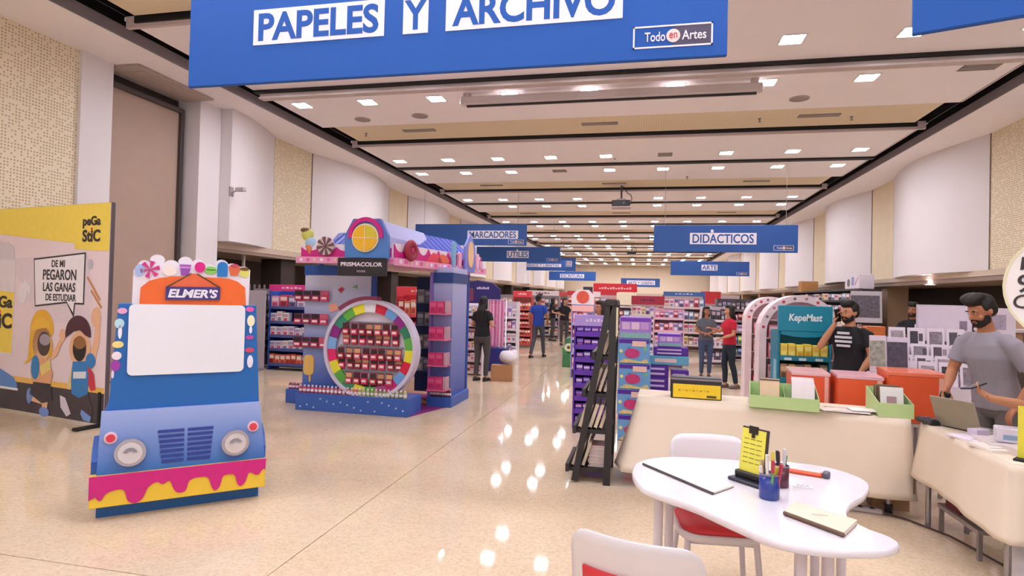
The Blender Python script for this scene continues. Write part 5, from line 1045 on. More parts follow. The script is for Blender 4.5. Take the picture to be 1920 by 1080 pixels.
# ---- purple displays
t = rack('purple_rack', 'tall purple rack packed with small purple packs behind the black book ladder', 'rack', (-.57, 7.45, 0), 0, .52, .35, 1.28, (.06, .22, .38, .54, .7, .86, 1.02, 1.18), '#5a2ba6', '#4a1f90', '#6a38b4', ('#b79ae0', .14, '#e6d4f0'))
fill(t, .52, .35, (.06, .22, .38, .54, .7, .86, 1.02, 1.18), purset, 5, 'glitter_pack', 'small purple pack on the %s shelf of the tall purple rack', 'pack', 'purple packs on the tall rack', y=.04, sc=(1, 1, 1.05))
m_pp, m_lp = K('#55249a', .4, var=.1), K('#b89ae0', .4)
def toy_box(loc, lab, w, d, h, kind, rz=0):
    t = thing('toy_box', lab, 'box', loc, rz, None)
    put('carton', G().box(-w / 2, w / 2, 0, d, 0, h, bev=.006), K({'fish': '#6fa4d8', 'lilac': '#a883d8', 'purple': '#54249a', 'tray': '#62a8c8'}[kind], .4, var=.1), t)
    if kind == 'fish':
        put('top_band', G().box(-w / 2 + .01, w / 2 - .01, -.004, 0, h * .82, h * .98), m_pp, t); put('title_patch', G().box(-.02, w * .38, -.006, -.001, h * .7, h * .92), K('#f0c8c0'), t)
        put('printed_fish', G().prism(ell(-.02, h * .42, w * .24, h * .2, 14), -.008, -.001, 'xz'), K('#c83a7a', .4, var=.3, scale=30), t)
        put('printed_coral', G().prism([(-w / 2 + .01, .01), (w / 2 - .01, .01), (w * .4, h * .22), (w * .2, h * .1), (-.1, h * .2), (-w * .4, h * .1)], -.005, 0, 'xz'), K('#d8c48a', .4, var=.4, scale=30), t)
        for i in range(4): put('printed_spot', G().disc(-w * .4 + i * w * .25, h * (.5 + .1 * (i % 2)), .02, -.007, 0, 10), K(('#e8e2a0', '#3f8ac0', '#9c4ab0', '#7ac08a')[i]), t)
    elif kind == 'lilac':
        put('top_band', G().box(-w / 2 + .01, w / 2 - .01, -.004, 0, h * .8, h * .95), K('#7a3ab8'), t)
        for i in range(3): put('window_patch', G().box(-w * .42 + i * w * .29, -w * .17 + i * w * .29, -.006, 0, h * .42, h * .76), K(('#d8b4e0', '#e6c4e4', '#c89ad8')[i]), t)
        put('lower_band', G().box(-w / 2 + .01, w / 2 - .01, -.004, 0, .01, h * .28), K('#8ab8b8', .4, var=.3, scale=25), t)
    elif kind == 'purple':
        for z in (.62, .2): put('name_strip', G().box(-w * .4, w * .3, -.005, 0, h * z, h * (z + .16)), K('#dcc0e0'), t)
    else:
        put('name_strip', G().box(-w * .35, w * .2, -.005, 0, h * .3, h * .7), K('#e6c8c8'), t)
    return t
zz = [0, .3, .59, .885, 1.17]
for i, z in enumerate(zz):
    k = 'lilac' if i == 4 else 'fish'
    toy_box((-.075 - .012 * ((i % 2)), 7.0, z + .001 * i), ('bottom box of the bright fish-print box stack by the ladder', 'second box from the floor in the fish-print stack', 'middle fish-print box in the stack behind the cream table', 'upper fish-print box just under the lilac one', 'lilac box crowning the fish-print stack')[i], .36, .3, (.298, .288, .292, .283, .25)[i], k)
for i in range(6): toy_box((.2, 7.32, .142 * i), 'purple box in the left column beside the fish-print stack, number %s from the floor' % ('one', 'two', 'three', 'four', 'five', 'six')[i], .235, .25, .14, 'purple')
for i in range(4): toy_box((.45, 7.34, .2 * i), 'purple box in the right column behind the yellow-labelled box, %s' % ('lowest', 'second from the floor', 'third from the floor', 'topmost')[i], .2, .25, .198, 'purple')
toy_box((.315, 7.32, .855), 'teal and purple tray across the two purple columns', .46, .25, .11, 'tray'); toy_box((.34, 7.34, .967), 'purple box lying on the teal tray', .4, .22, .1, 'purple'); toy_box((.325, 7.36, 1.069), 'lilac box at the very top of the purple columns', .27, .2, .16, 'lilac')
# ---- distant shoppers, copies of the people already built
people = [o for o in bpy.data.objects if o.name.startswith('person')]
for i, (px_, Y, src, lab) in enumerate(((1036, 22.3, 0, 'dark-haired shopper in black far down the aisle, left of the green standees'), (1047, 27.2, 1, 'distant shopper in a blue top close to the far left gondolas'), (1058, 20.6, 0, 'shopper in black just left of the green standees'), (1028, 34, 5, 'tiny shopper in black walking near the far end'), (1300, 24, 0, 'shopper in black beside the blue-framed gondola'), (1075, 30, 2, 'distant shopper in grey in the middle of the hall'))):
    p = at(px_, 600, Y=Y); dup(people[src], (p.x, Y, 0), random.uniform(0, 6), lab)
# ------------------------------------------------------------ black book ladder
bl_ = thing('book_ladder', 'tall black wooden A-frame bookstand with leaning books beside the purple rack', 'bookstand', (0, 0, 0))
m_bw = M('#2b2728', .5, var=.2, scale=20)
def bar(g, a, b, w, d): 
    a, b = Vector(a), Vector(b); t = (b - a).normalized(); s_ = Vector((1, 0, 0)); s_ = (s_ - t * s_.dot(t)).normalized(); u = t.cross(s_)
    vs = [p + s_ * (w / 2 * i) + u * (d / 2 * j) for p in (a, b) for i, j in ((-1, -1), (1, -1), (1, 1), (-1, 1))]
    return g.add(vs, [(0, 3, 2, 1), (4, 5, 6, 7), (0, 1, 5, 4), (1, 2, 6, 5), (2, 3, 7, 6), (3, 0, 4, 7)])
SH = [(.13, -.615), (.47, -.56), (.79, -.485), (1.12, -.41)]
for y in (5.28, 5.86):
    put('rear_post', bar(G(), (-.275, y, 0), (-.245, y, 1.6), .06, .035), m_bw, bl_)
    put('front_post', bar(G(), (-.555, y, .02), (-.285, y, 1.57), .055, .035), m_bw, bl_)
put('top_cap', G().box(-.32, -.22, 5.25, 5.89, 1.56, 1.62, bev=.01), m_bw, bl_)
put('price_strip', G().box(-.222, -.205, 5.255, 5.27, 1.3, 1.55), K('#d8c8a8'), bl_)
for z, x0 in SH:
    put('shelf', G().box(x0, -.25, 5.3, 5.84, z - .035, z).box(x0 - .02, x0 + .012, 5.26, 5.88, z - .035, z + .035), m_bw, bl_)
def book_mesh(cov, pg='#e4d2bc', w=.03, d=.19, h=.22): 
    g = G(); g.box(-w / 2, w / 2, -d / 2 + .006, d / 2, .004, h - .004, 1); g.box(-w / 2 - .004, -w / 2, -d / 2, d / 2, 0, h, 0); g.box(w / 2, w / 2 + .004, -d / 2, d / 2, 0, h, 0); g.box(-w / 2, w / 2, d / 2, d / 2 + .004, 0, h, 0)
    return g.mesh('book', [K(cov), K(pg, .8)])
bms = [book_mesh(c_) for c_ in ('#6b5444', '#d8c4ac', '#463a3a', '#b59a80', '#8f7a68', '#e2d4c2')]
wd4 = ('bottom', 'second', 'third', 'top')
for si, (z, x0) in enumerate(SH):
    n = (3, 5, 4, 3)[si]; hh = (.22, .22, .22, .2)[si]
    for r_ in range(2):
        for i in range(n):
            x = x0 + .035 + i * .046
            o = place('book', bms[(i * 2 + r_ + si) % 6], (x, 5.42 + r_ * .27, z + .012), '%s thin book leaning on the %s shelf of the black book ladder, %s row' % (nth(i), wd4[si], ('near', 'far')[r_]), 'book', 'leaning books, %s ladder shelf' % wd4[si])
            o.rotation_euler = (0, .3, 0); o.scale = (.8, 1.15, hh / .22)
mags = [G().box(-.075, .075, -.11, .11, 0, .013).box(-.073, .073, -.112, -.108, .002, .011, 1).mesh('magazine', [K(c_), K('#e9d9d4')]) for c_ in ('#c9a09a', '#8f6e6c', '#e0c4bc', '#a88480')]
for i in range(13): place('magazine', mags[i % 4], (-.365 + random.uniform(-.006, .006), 5.46, .1315 + i * .0145), '%s-from-bottom thin magazine in the pile on the black book ladder' % nth(i), 'magazine', 'flat pile of magazines on the ladder', random.uniform(-.05, .05))

# ------------------------------------------------------------ the two cream-clothed tables
m_cloth = M('#e9d9c6', .85, var=.04, scale=5, bump=.15)
def drape(name, label, rect, hem, flare, z=.757, amp=.016, seed=1):
    'cloth over a table: rect = four corners in order, hem/flare = a value at each corner'
    rnd = random.Random(seed); cs = [Vector((x, y, 0)) for x, y in rect]; g = G(); per = []
    for i in range(4):
        a, b = cs[i], cs[(i + 1) % 4]; L_ = (b - a).length; n = max(6, int(L_ / .045)); nv = Vector(((b - a).y, -(b - a).x, 0)).normalized()
        na = Vector(((a - cs[i - 1]).y, -(a - cs[i - 1]).x, 0)).normalized(); c2 = cs[(i + 2) % 4]; nb = Vector(((c2 - b).y, -(c2 - b).x, 0)).normalized()
        for k in range(n):
            t = k / n; nn = nv + (na * max(0, .5 - t * 4) + nb * max(0, t * 4 - 3.5)); nn.normalize()
            per.append((a.lerp(b, t), nn, hem[i] * (1 - t) + hem[(i + 1) % 4] * t, flare[i] * (1 - t) ** 2 + flare[(i + 1) % 4] * t ** 2 + .02))
    ph = rnd.random() * 6; rs = []; m = 12
    for j in range(m + 1):
        v = j / m; ring = []
        for k, (p, nn, hz, fl) in enumerate(per):
            w = amp * v * (math.sin(k * .34 + ph) + .6 * math.sin(k * .83 + 1.7 + ph * 2 + v))
            q_ = p + nn * (.006 + fl * v ** 1.1 + w * .8); ring.append((q_.x, q_.y, z - .012 * min(1, j) - (z - hz) * v if j else z))
        rs.append(ring)
    g.rings([[(x, y, z) for x, y, z in r_] for r_ in rs], 0, True, False)
    g.add(rs[0], [list(range(len(per)))[::-1]])
    o = put(name, g, m_cloth, label=label, cat='tablecloth')
    sd = o.modifiers.new('t', 'SOLIDIFY'); sd.thickness = .003; sd.offset = -1
    return o
def table_frame(lab, rect, z=.75, casters=False):
    cs = [Vector((x, y, 0)) for x, y in rect]; t = thing('folding_table', lab, 'table', (0, 0, 0))
    put('table_top', G().prism([(c.x, c.y) for c in cs], z - .03, z, 'xy'), K('#c8c0bc'), t); ce = sum(cs, Vector()) / 4
    for c in cs:
        q_ = c.lerp(ce, .12)
        l = put('leg', G().cyl((q_.x, q_.y, .07 if casters else 0), (q_.x, q_.y, z - .03), .018), K('#a8a2a6', .3, metal=.8), t)
        if casters: put('caster', G().cyl((q_.x - .015, q_.y, .035), (q_.x + .015, q_.y, .035), .034, n=14).box(q_.x - .022, q_.x + .022, q_.y - .03, q_.y + .03, .06, .085), m_black, l)
    return t
R1 = [(.0, 5.93), (-.02, 5.47), (2.02, 5.14), (2.1, 5.62)]
R1 = [R1[1], R1[2], R1[3], R1[0]]
table_frame('folding table on casters under the long cream cloth', R1, casters=True)
drape('tablecloth', 'long cream cloth draped over the table behind the white peanut-shaped table', R1, [.14, .16, .2, .3], [.2, .05, .02, .14], seed=3)
R2 = [(2.075, 5.06), (2.03, 3.86), (2.36, 3.84), (2.38, 5.06)]
table_frame('folding table under the right-hand cream cloth', R2)
drape('tablecloth', 'cream cloth over the right-hand table in front of the man in grey', R2, [.36, .34, .34, .3], [.04, .05, .02, .02], seed=8, amp=.012)
sp = put('safety_pin', G().tube([(2.042, 5.1, .2), (2.038, 5.09, .36)], .006, 6), K('#7a6a4c', .4, metal=.6), label='small dark pin holding the two cream cloths together', cat='pin')
# third table that carries the orange cartons
R3 = [(1.3, 6.62), (1.3, 5.9), (2.58, 5.71), (2.6, 6.3)]
table_frame('white trestle table under the orange cartons', [R3[1], R3[2], R3[3], R3[0]], .62)
m_or = M('#e2582c', .45, var=.04); 
def orange(lab, x0, x1, y0, y1, h, rz, lid):
    t = thing('orange_carton', lab, 'carton', ((x0 + x1) / 2, (y0 + y1) / 2, .621), rz); w, d_ = x1 - x0, y1 - y0
    put('carton', G().box(-w / 2, w / 2, -d_ / 2, d_ / 2, 0, h, bev=.006), m_or, t)
    put('wrapped_lid', G().box(-w / 2 - .004, w / 2 + .004, -d_ / 2 - .004, d_ / 2 + .004, h - .02, h + .012, bev=.004), K(lid, .25, bump=.3), t)
    put('tape', G().box(w * .36, w * .46, -d_ / 2 - .005, -d_ / 2, .03, h - .02), K('#e9b0a0', .3), t)
    for i in range(6): put('edge_print', G().box(w / 2 - .03, w / 2 - .012, -d_ / 2 - .003, -d_ / 2, .06 + i * h * .13, .09 + i * h * .13), K('#f0c4b8'), t)
    return t
orange('orange carton with cling-wrapped lid, the left one of three', 1.42, 1.74, 6.05, 6.55, .35, -.12, '#e8b4b8')
orange('orange carton in the middle, behind the papers', 1.76, 2.12, 5.86, 6.3, .36, -.14, '#e6b2bc')
orange('largest orange carton at the right, nearest the man in grey', 2.13, 2.56, 5.74, 6.2, .42, -.14, '#e87858')
# yellow-labelled black box
yb = thing('label_box', 'black box with a bright yellow label standing on the cream cloth', 'box', (.475, 5.5, .759), -.05)
put('box', G().box(-.215, .215, -.02, .14, 0, .19, bev=.008), K('#2e2a2a', .4), yb); put('yellow_label', G().box(-.195, .205, -.026, -.02, .012, .13), K('#f0cb2a', .4), yb)
put('top_strip', G().box(-.215, .215, -.024, -.019, .165, .18), K('#8a8088'), yb)
for i in range(9): put('printed_line', G().box(-.15 + i * .03, -.13 + i * .03, -.029, -.026, .07 + .008 * (i % 2), .082), K('#b89024'), yb)
put('dark_patch', G().box(.09, .17, -.029, -.026, .02, .04), K('#4a4a2a'), yb)
# green trays with cards
m_gr = M('#b9d493', .5, var=.04); m_gr2 = M('#9ccf78', .5)
def tray(lab, loc, w, d_, rz, hf=.1, hb=.17):
    t = thing('green_tray', lab, 'tray', loc, rz)
    put('floor', G().box(-w / 2, w / 2, 0, d_, 0, .008), m_gr2, t); put('front', G().box(-w / 2, w / 2, -.006, 0, 0, hf), m_gr, t); put('back', G().box(-w / 2, w / 2, d_, d_ + .006, 0, hb), m_gr, t)
    for x in (-w / 2, w / 2 - .006): put('side', G().prism([(0, 0), (d_, 0), (d_, hb), (0, hf)], x, x + .006, 'yz'), m_gr, t)
    if w > .4: put('divider', G().prism([(0, .008), (d_, .008), (d_, hb - .02), (0, hf - .01)], .006, .01, 'yz'), m_gr2, t)
    return t
t1 = tray('long pale green cardboard tray at the middle of the cream table', (1.14, 5.235, .759), .52, .36, -.16)
t2 = tray('short pale green cardboard tray at the right end of the cream table', (1.93, 5.155, .759), .24, .38, -.1, .11, .19)
def card(nm, lab, cat, loc, w, h, th, hx, rz, tilt, edge='#8a7a5c', grp=None, pr=None):
    t = thing(nm, lab, cat, loc, rz, grp)
    T = Matrix.Rotation(tilt, 4, 'X')
    put('cover', G().box(-w / 2, w / 2, 0, th, 0, h, T=T), K(hx), t); put('edge', G().box(-w / 2 - .001, -w / 2, .001, th - .001, .002, h - .002, T=T), K(edge), t)
    if pr: put('printed_mark', G().box(-w * .22, w * .2, -.002, 0, h * .35, h * .65, T=T), K(pr), t)
    return t
for i in range(4): card('notebook', 'beige notebook standing in the long green tray, %s from the front' % ('first', 'second', 'third', 'fourth')[i], 'notebook', (1.045 + .01 * i, 5.31 + .045 * i, .776), .15, .19 + .005 * i, .03, ('#e2c6a4', '#d8bc98', '#3a2f28', '#cdb08c')[i], -.16, -.2, '#4a3a2c')
for i in range(4): card('card_pack', 'white card pack standing at the right of the long green tray, %s from the front' % ('first', 'second', 'third', 'fourth')[i], 'card pack', (1.295 + .01 * i, 5.275 + .05 * i, .776), .17, .2 + .01 * i, .03, ('#eee2e4', '#ece0ea', '#f0e6d8', '#e4dcea')[i], -.2, -.25, '#9a92b0')
for i in range(3): card('greeting_card', ('printed white card in front of the short green tray', 'brown-backed card in the short green tray', 'olive-edged card at the back of the short green tray')[i], 'card', (1.93 + .008 * i, 5.22 + .08 * i, .776), .16, .21, .03, ('#e2dfdc', '#6a4a34', '#8a7658')[i], -.12, -.2, ('#5c4a38', '#4a3830', '#6a5c44')[i], pr='#a8848c' if i == 0 else None)
for i, (x, y, w, h, hx, rz_) in enumerate(((1.52, 5.32, .26, .18, '#f2e6dc', .1), (1.6, 5.36, .24, .16, '#b89c84', -.25), (1.63, 5.27, .28, .17, '#efe4e4', -.1), (1.5, 5.25, .2, .13, '#e8dcd4', .3), (1.74, 5.28, .2, .14, '#f4ece8', .0))):
    put('paper_sheet', G().box(-w / 2, w / 2, -h / 2, h / 2, 0, .006), K(hx, .7), loc=(x, y, .759 + .0065 * i), rz=rz_, label=('cream paper between the green trays', 'tan folder edge showing among the papers', 'white sheet lying nearest the table edge between the trays', 'small white card by the long tray', 'white sheet touching the short green tray')[i], cat='paper')

# ------------------------------------------------------------ framed prints, boxes and panels at the right
def frame_print(lab, px_, pyb, Y, w, h, hx, pic, rz=-.1, lean=-.12, z0=None, grp=None, dark=.5):
    p = at(px_, pyb, Y=Y); t = thing('framed_print', lab, 'print', (p.x, Y, p.z if z0 is None else z0), rz, grp); T = Matrix.Rotation(lean, 4, 'X')
    put('frame', G().box(-w / 2, w / 2, 0, .02, 0, h, T=T, bev=.003), K(hx, .4), t)
    put('picture', G().box(-w * dark, w * dark * .86, -.004, 0, h * .16, h * .86, T=T), K(pic, .5, var=.9, scale=22), t)
    return t
# stepped white stand with prints
st = thing('print_stand', 'stepped white stand carrying black and white prints', 'stand', (2.93, 6.62, 0), -.12)
for i in range(4): put('step', G().box(-.42, .3, .0 + i * .13, .13 + i * .13, 0 if i == 0 else .74 + .1 * i, .84 + .12 * i), K('#d8ccd4'), st)
put('step', G().box(-.42, .3, .13, .52, 0, .84), K('#d0c4cc'), st)
nmz = ('lowest', 'second', 'third', 'top')
for r_ in range(4):
    for i in range(4):
        mw = Matrix.Translation((2.93, 6.62, 0)) @ Matrix.Rotation(-.12, 4, 'Z'); q_ = mw @ Vector((-.33 + i * .175, .03 + r_ * .13, .843 + .12 * r_))
        t = thing('framed_print', 'small white-framed grey print on the %s step, %s from the left' % (nmz[r_], ('first', 'second', 'third', 'fourth')[i]), 'print', tuple(q_), -.12); T = Matrix.Rotation(-.15, 4, 'X'); w, h = .155, (.24, .17, .16, .2)[r_]
        put('frame', G().box(-w / 2, w / 2, 0, .012, 0, h, T=T), K('#e4d8e2', .4), t); put('picture', G().box(-w * .36, w * (.1 + .26 * ((i + r_) % 2)), -.003, 0, h * .12, h * .82, T=T), K(('#5a4e58', '#8a7e88', '#3c343e', '#a89aa4')[(i * 3 + r_) % 4], .5, var=.8, scale=40), t)
        put('picture', G().box(w * .15, w * .38, -.0035, 0, h * .3, h * .7, T=T), K(('#9a8e96', '#564a52')[i % 2], .5), t)
p0, p1 = at(1724, 622, Y=7.4), at(1798, 575, Y=7.4)
lp = thing('large_panel', 'large pale framed panel with one small grey picture, above the small prints', 'panel', ((p0.x + p1.x) / 2 + .05, 7.4, p0.z - .1), -.1)
put('frame', G().box(-.26, .26, 0, .025, 0, .4, bev=.004), K('#d2c4d2', .4), lp); put('sheet', G().box(-.245, .245, -.004, 0, .04, .385), K('#e0d2e0', .4), lp); put('small_picture', G().box(.14, .21, -.008, -.004, .13, .23), K('#8a7c90', .5, var=.5, scale=40), lp)
pl_ = put('panel_stand', G().box(-.2, .2, .05, .2, 0, p0.z - .1), K('#6a5c60'), loc=((p0.x + p1.x) / 2, 7.4, 0), rz=-.1, label='grey stand behind the stepped prints holding the large pale panel', cat='stand')
frame_print('tall print with an abstract green-grey picture beside the black-shirted man', 1647, 700, 6.55, .145, .36, '#d4cad4', '#9a9c90', z0=None)
frame_print('larger print of a dark figure in a pale frame', 1676, 697, 6.6, .185, .35, '#d0c6d6', '#4c4656')
lt = put('print_table', G().box(-.24, .24, 0, .15, .0, .97, bev=.01), K('#d6c8d0'), loc=(2.43, 6.44, 0), rz=-.05, label='white cabinet under the two larger prints', cat='cabinet')
for o_ in bpy.data.objects:
    if o_.name.startswith('framed_print') and 'larger print' in o_.get('label', '') or 'tall print' in o_.get('label', ''): o_.location = (2.275 if 'tall' in o_['label'] else 2.45, 6.5, .972)
frame_print('black-framed photograph hung in the dark recess behind the man on the phone', 1625, 605, 12.0, .5, .58, '#b8aeb4', '#5a525a', z0=None)
fx = at(1625, 605, Y=12.0)
es = thing('easel', 'dark easel holding the black-framed photograph', 'easel', (fx.x, 12.12, 0), -.1)
for x in (-.2, .2): put('leg', G().cyl((x, 0, 0), (x * .5, .04, 1.9), .018), m_black, es)
put('ledge', G().box(-.25, .25, -.08, .02, fx.z - .03, fx.z - .004), m_black, es)
p = at(1638, 640, Y=9.5); oc = thing('orange_box', 'orange box on a dark cabinet behind the shoulder of the man on the phone', 'box', (p.x, 9.5, 1.0))
put('carton', G().box(-.12, .12, -.1, .1, 0, .33, bev=.005), K('#d8763c', .5, var=.2), oc); put('label_patch', G().box(-.06, .06, -.104, -.1, .08, .2), K('#e8a05c'), oc)
put('dark_cabinet', G().box(-.3, .3, -.2, .2, 0, .999, bev=.01), K('#3a2e2c'), loc=(p.x, 9.5, 0), label='dark cabinet under the orange box', cat='cabinet')
p = at(1872, 600, Y=7.3); wpn = thing('white_poster', 'white poster with a grey picture standing behind the head of the man in grey', 'poster', (p.x, 7.3, 1.0))
put('board', G().box(-.16, .16, 0, .015, 0, .63), K('#ddd0dc', .4), wpn); put('picture', G().box(-.08, .07, -.004, 0, .4, .56), K('#a89aae', .5, var=.4, scale=30), wpn)
put('pedestal', G().box(-.35, .5, -.1, .25, 0, .999, bev=.01), K('#4a3a36'), loc=(p.x + .1, 7.3, 0), label='dark pedestal under the white poster behind the man in grey', cat='pedestal')
p = at(1900, 612, Y=9.0); wd_ = thing('wooden_shelf', 'pale wooden shelf unit glimpsed at the right edge behind the man in grey', 'shelf', (p.x + .1, 9.0, 0))
put('body', G().box(-.4, .6, 0, .3, 0, 1.32, bev=.01), K('#b08a6c'), wd_); put('shelf', G().box(-.41, .61, -.05, .3, 1.32, 1.36), K('#e0d2d0'), wd_)
for i in range(5): put('divider', G().box(-.35 + i * .18, -.33 + i * .18, -.02, 0, .6, 1.3), K('#8a6a54'), wd_)
# small lamps under the right-hand ledge
for i, y in enumerate((16.6, 20.9, 13.0)):
    t = thing('ledge_light', ('round lamp glowing under the right-hand ledge above the print stand', 'round lamp glowing under the ledge past the tan pillar', 'round lamp under the right-hand ledge near the round sign')[i], 'lamp', (6.93, y, Z_R - .22)); put('rim', G().lathe([(.14, 0), (.14, -.02), (.11, -.02), (.11, 0)], 20), K('#d8c8c4', .4), t); put('lens', G().lathe([(.11, 0), (.11, -.012), (.001, -.012)], 16), m_lamp, t)

# ------------------------------------------------------------ things on the right-hand table
Z2 = .759
lap = thing('laptop', 'open silver laptop seen from behind on the right-hand table', 'laptop', (2.2, 4.8, Z2), math.radians(118))
put('keyboard_base', G().box(-.16, .16, -.22, 0, 0, .016, bev=.006), K('#b8b2b4', .35, metal=.6), lap); put('screen', G().box(-.16, .16, 0, .01, 0, .225, T=Matrix.Translation((0, 0, .014)) @ Matrix.Rotation(-.35, 4, 'X'), bev=.004), K('#a39c8c', .35, metal=.4), lap)
put('display', G().box(-.15, .15, -.003, 0, .012, .215, T=Matrix.Translation((0, 0, .014)) @ Matrix.Rotation(-.35, 4, 'X')), K('#1a1c20', .2), lap); put('hinge', G().cyl((-.12, .0, .014), (.12, .0, .014), .008), m_black, lap)
rd = thing('card_reader', 'small black card terminal lying beside the laptop', 'terminal', (2.085, 4.99, Z2), .2)
put('body', G().box(-.045, .045, -.09, .09, 0, .04, bev=.012), K('#1c1a24', .3), rd); put('screen', G().box(-.03, .03, .02, .07, .04, .043), K('#4c5a6c', .2), rd)
for i in range(9): put('key', G().box(-.03 + (i % 3) * .022, -.014 + (i % 3) * .022, -.07 + (i // 3) * .025, -.054 + (i // 3) * .025, .04, .044), K('#55505c'), rd)
for i, (x, y, w, d_, h, hx, rz_, lab, cat) in enumerate(((2.13, 4.5, .16, .22, .012, '#ece0ee', .3, 'lilac-white sheet at the edge of the right-hand table', 'paper'), (2.22, 4.36, .2, .28, .03, '#e2d6d4', -.1, 'pile of booklets on the right-hand table', 'booklet pile'), (2.12, 4.22, .17, .22, .02, '#eee4da', .15, 'cream notepad at the near part of the right-hand table', 'notepad'), (2.25, 4.08, .2, .24, .045, '#d8ccc8', .05, 'thick pale booklet on the right-hand table', 'booklet'), (2.2, 4.56, .1, .07, .06, '#d2c8dc', .4, 'small lilac card box beside the laptop', 'box'))):
    t = thing(cat.replace(' ', '_'), lab, cat, (x, y, Z2), rz_); put('body', G().box(-w / 2, w / 2, -d_ / 2, d_ / 2, 0, h, bev=.002), K(hx, .6), t); put('stripe', G().box(-w * .35, w * .2, -d_ * .3, -d_ * .25, h, h + .001), K('#a89aa8'), t)
wb2 = thing('white_carton', 'white carton with blue print and a hollow end on the right-hand table', 'box', (2.27, 4.33, Z2 + .032), -.3)
put('carton', G().box(-.08, .08, -.06, .06, 0, .09, bev=.006), K('#e0d8e6', .4), wb2); put('printed_patch', G().box(-.05, .03, -.062, -.06, .02, .05), K('#8fa8c8'), wb2); put('flap', G().box(.081, .084, -.055, .055, .06, .11), K('#d0c6d6'), wb2)
yh = thing('yellow_sign_holder', 'yellow sheet in a black table stand at the right edge', 'sign', (2.17, 3.93, Z2), math.radians(-40))
put('sheet', G().box(-.07, .07, 0, .006, .015, .31), K('#ece24a', .4), yh); put('base', G().box(-.08, .08, -.05, .05, 0, .016, bev=.004), m_black, yh)
# round white sign on a black post
dp = Vector((2.195, 3.62, 0)); 
rs_ = thing('round_sign', 'round white hand-lettered sign on a black post at the right edge', 'sign', tuple(dp), math.radians(-28))
put('disc', G().disc(0, 1.745, .305, -.02, .0, 48), K('#f2ecec', .4, var=.01), rs_); put('rim', G().arc(0, 1.745, .296, .308, 0, 2 * PI, -.024, .004, 40), K('#e2dcb8', .4), rs_)
for s_, x, z, h in (('MI', -.235, 1.868, .07), ('9a', -.245, 1.76, .1), ('CAn', -.262, 1.664, .075)): txt(s_, x, -.022, z, None, h, K('#3a3036', .5), rs_, bold=.01, align='l', shear=.1)
put('underline', G().prism([(-.2, 1.612), (-.08, 1.62), (-.08, 1.627), (-.2, 1.619)], -.024, -.02, 'xz'), K('#3a3036'), rs_)
put('post', G().box(-.028, .028, .0, .05, .03, 1.6, bev=.006), K('#2a2630', .35), rs_); put('clamp', G().box(-.05, .05, -.02, .07, .84, .9, bev=.01), K('#1c1a20', .3), rs_); put('white_sleeve', G().box(-.04, .04, -.01, .06, .905, .93), K('#e2dade', .4), rs_); put('clamp', G().box(-.045, .045, -.015, .065, .52, .56, bev=.008), K('#3a3440', .3), rs_)
put('foot', G().rings([[(-.2, -.16, 0), (.2, -.16, 0), (.2, .2, 0), (-.2, .2, 0)], [(-.2, -.16, .015), (.2, -.16, .015), (.2, .2, .015), (-.2, .2, .015)], [(-.06, -.05, .05), (.06, -.05, .05), (.06, .1, .05), (-.06, .1, .05)]], 0, False), K('#2c2a34', .4), rs_)
g = G(); g.ball((0, 0, .16), (.07, .09, .15), 14, 10); g.ball((.02, 0, .06), (.08, .1, .06), 12, 8)
fused('bag', g, M('#e4dce2', .5, bump=.3), None, .014, 2, loc=(2.2, 4.1, .003), label='white bag standing on the floor by the post of the round sign', cat='bag')
# under the tables
cx_ = thing('floor_box', 'plain cardboard box pushed under the cream-clothed table', 'box', (1.98, 5.42, 0), -.15); put('carton', G().box(-.13, .13, -.1, .12, 0, .2, bev=.004), K('#b98f6c', .8), cx_); put('tape', G().box(-.132, .132, -.02, .02, .1, .202), K('#cfae86'), cx_)
pw = thing('power_strip', 'grey power strip on the floor under the cream table', 'power strip', (1.74, 5.2, 0), -.2); put('body', G().box(-.12, .12, -.03, .03, 0, .045, bev=.012), K('#b0a4a4', .4), pw); put('socket', G().box(-.05, -.02, -.032, .0, .044, .047).box(.03, .06, -.032, .0, .044, .047), m_black, pw)
put('cable', G().tube([(1.62, 5.22, .02), (1.58, 5.27, .05), (1.55, 5.33, .12), (1.5, 5.42, .3)], .008, 6), K('#6a4038'), pw, loc=None).matrix_parent_inverse = (Matrix.Translation((1.74, 5.2, 0)) @ Matrix.Rotation(-.2, 4, 'Z')).inverted()
cb_ = put('cable', G().tube([(1.86, 5.17, .02), (2.0, 5.06, .012), (2.15, 4.8, .012), (2.2, 4.6, .012), (2.26, 4.3, .012), (2.3, 4.15, .012)], .008, 6), K('#4a342c'), label='dark cable running along the floor under the right-hand table', cat='cable')
rb = thing('crimson_box', 'dark crimson box on a low shelf under the right-hand table', 'box', (2.235, 4.78, .2), 0); put('carton', G().box(-.08, .1, -.1, .1, 0, .15, bev=.004), K('#6e2030'), rb); put('lid', G().box(-.085, .105, -.105, .105, .13, .155, bev=.004), K('#86283a'), rb)
put('low_shelf', G().box(2.13, 2.33, 4.4, 4.94, .17, .198), K('#9a8e8c'), label='grey low shelf board under the right-hand table', cat='shelf').name = 'low_shelf'
for x, y in ((2.15, 4.42), (2.15, 4.92), (2.31, 4.42), (2.31, 4.92)): put('leg', G().box(x - .012, x + .012, y - .012, y + .012, 0, .17), K('#8a7e7c'), bpy.data.objects['low_shelf'])

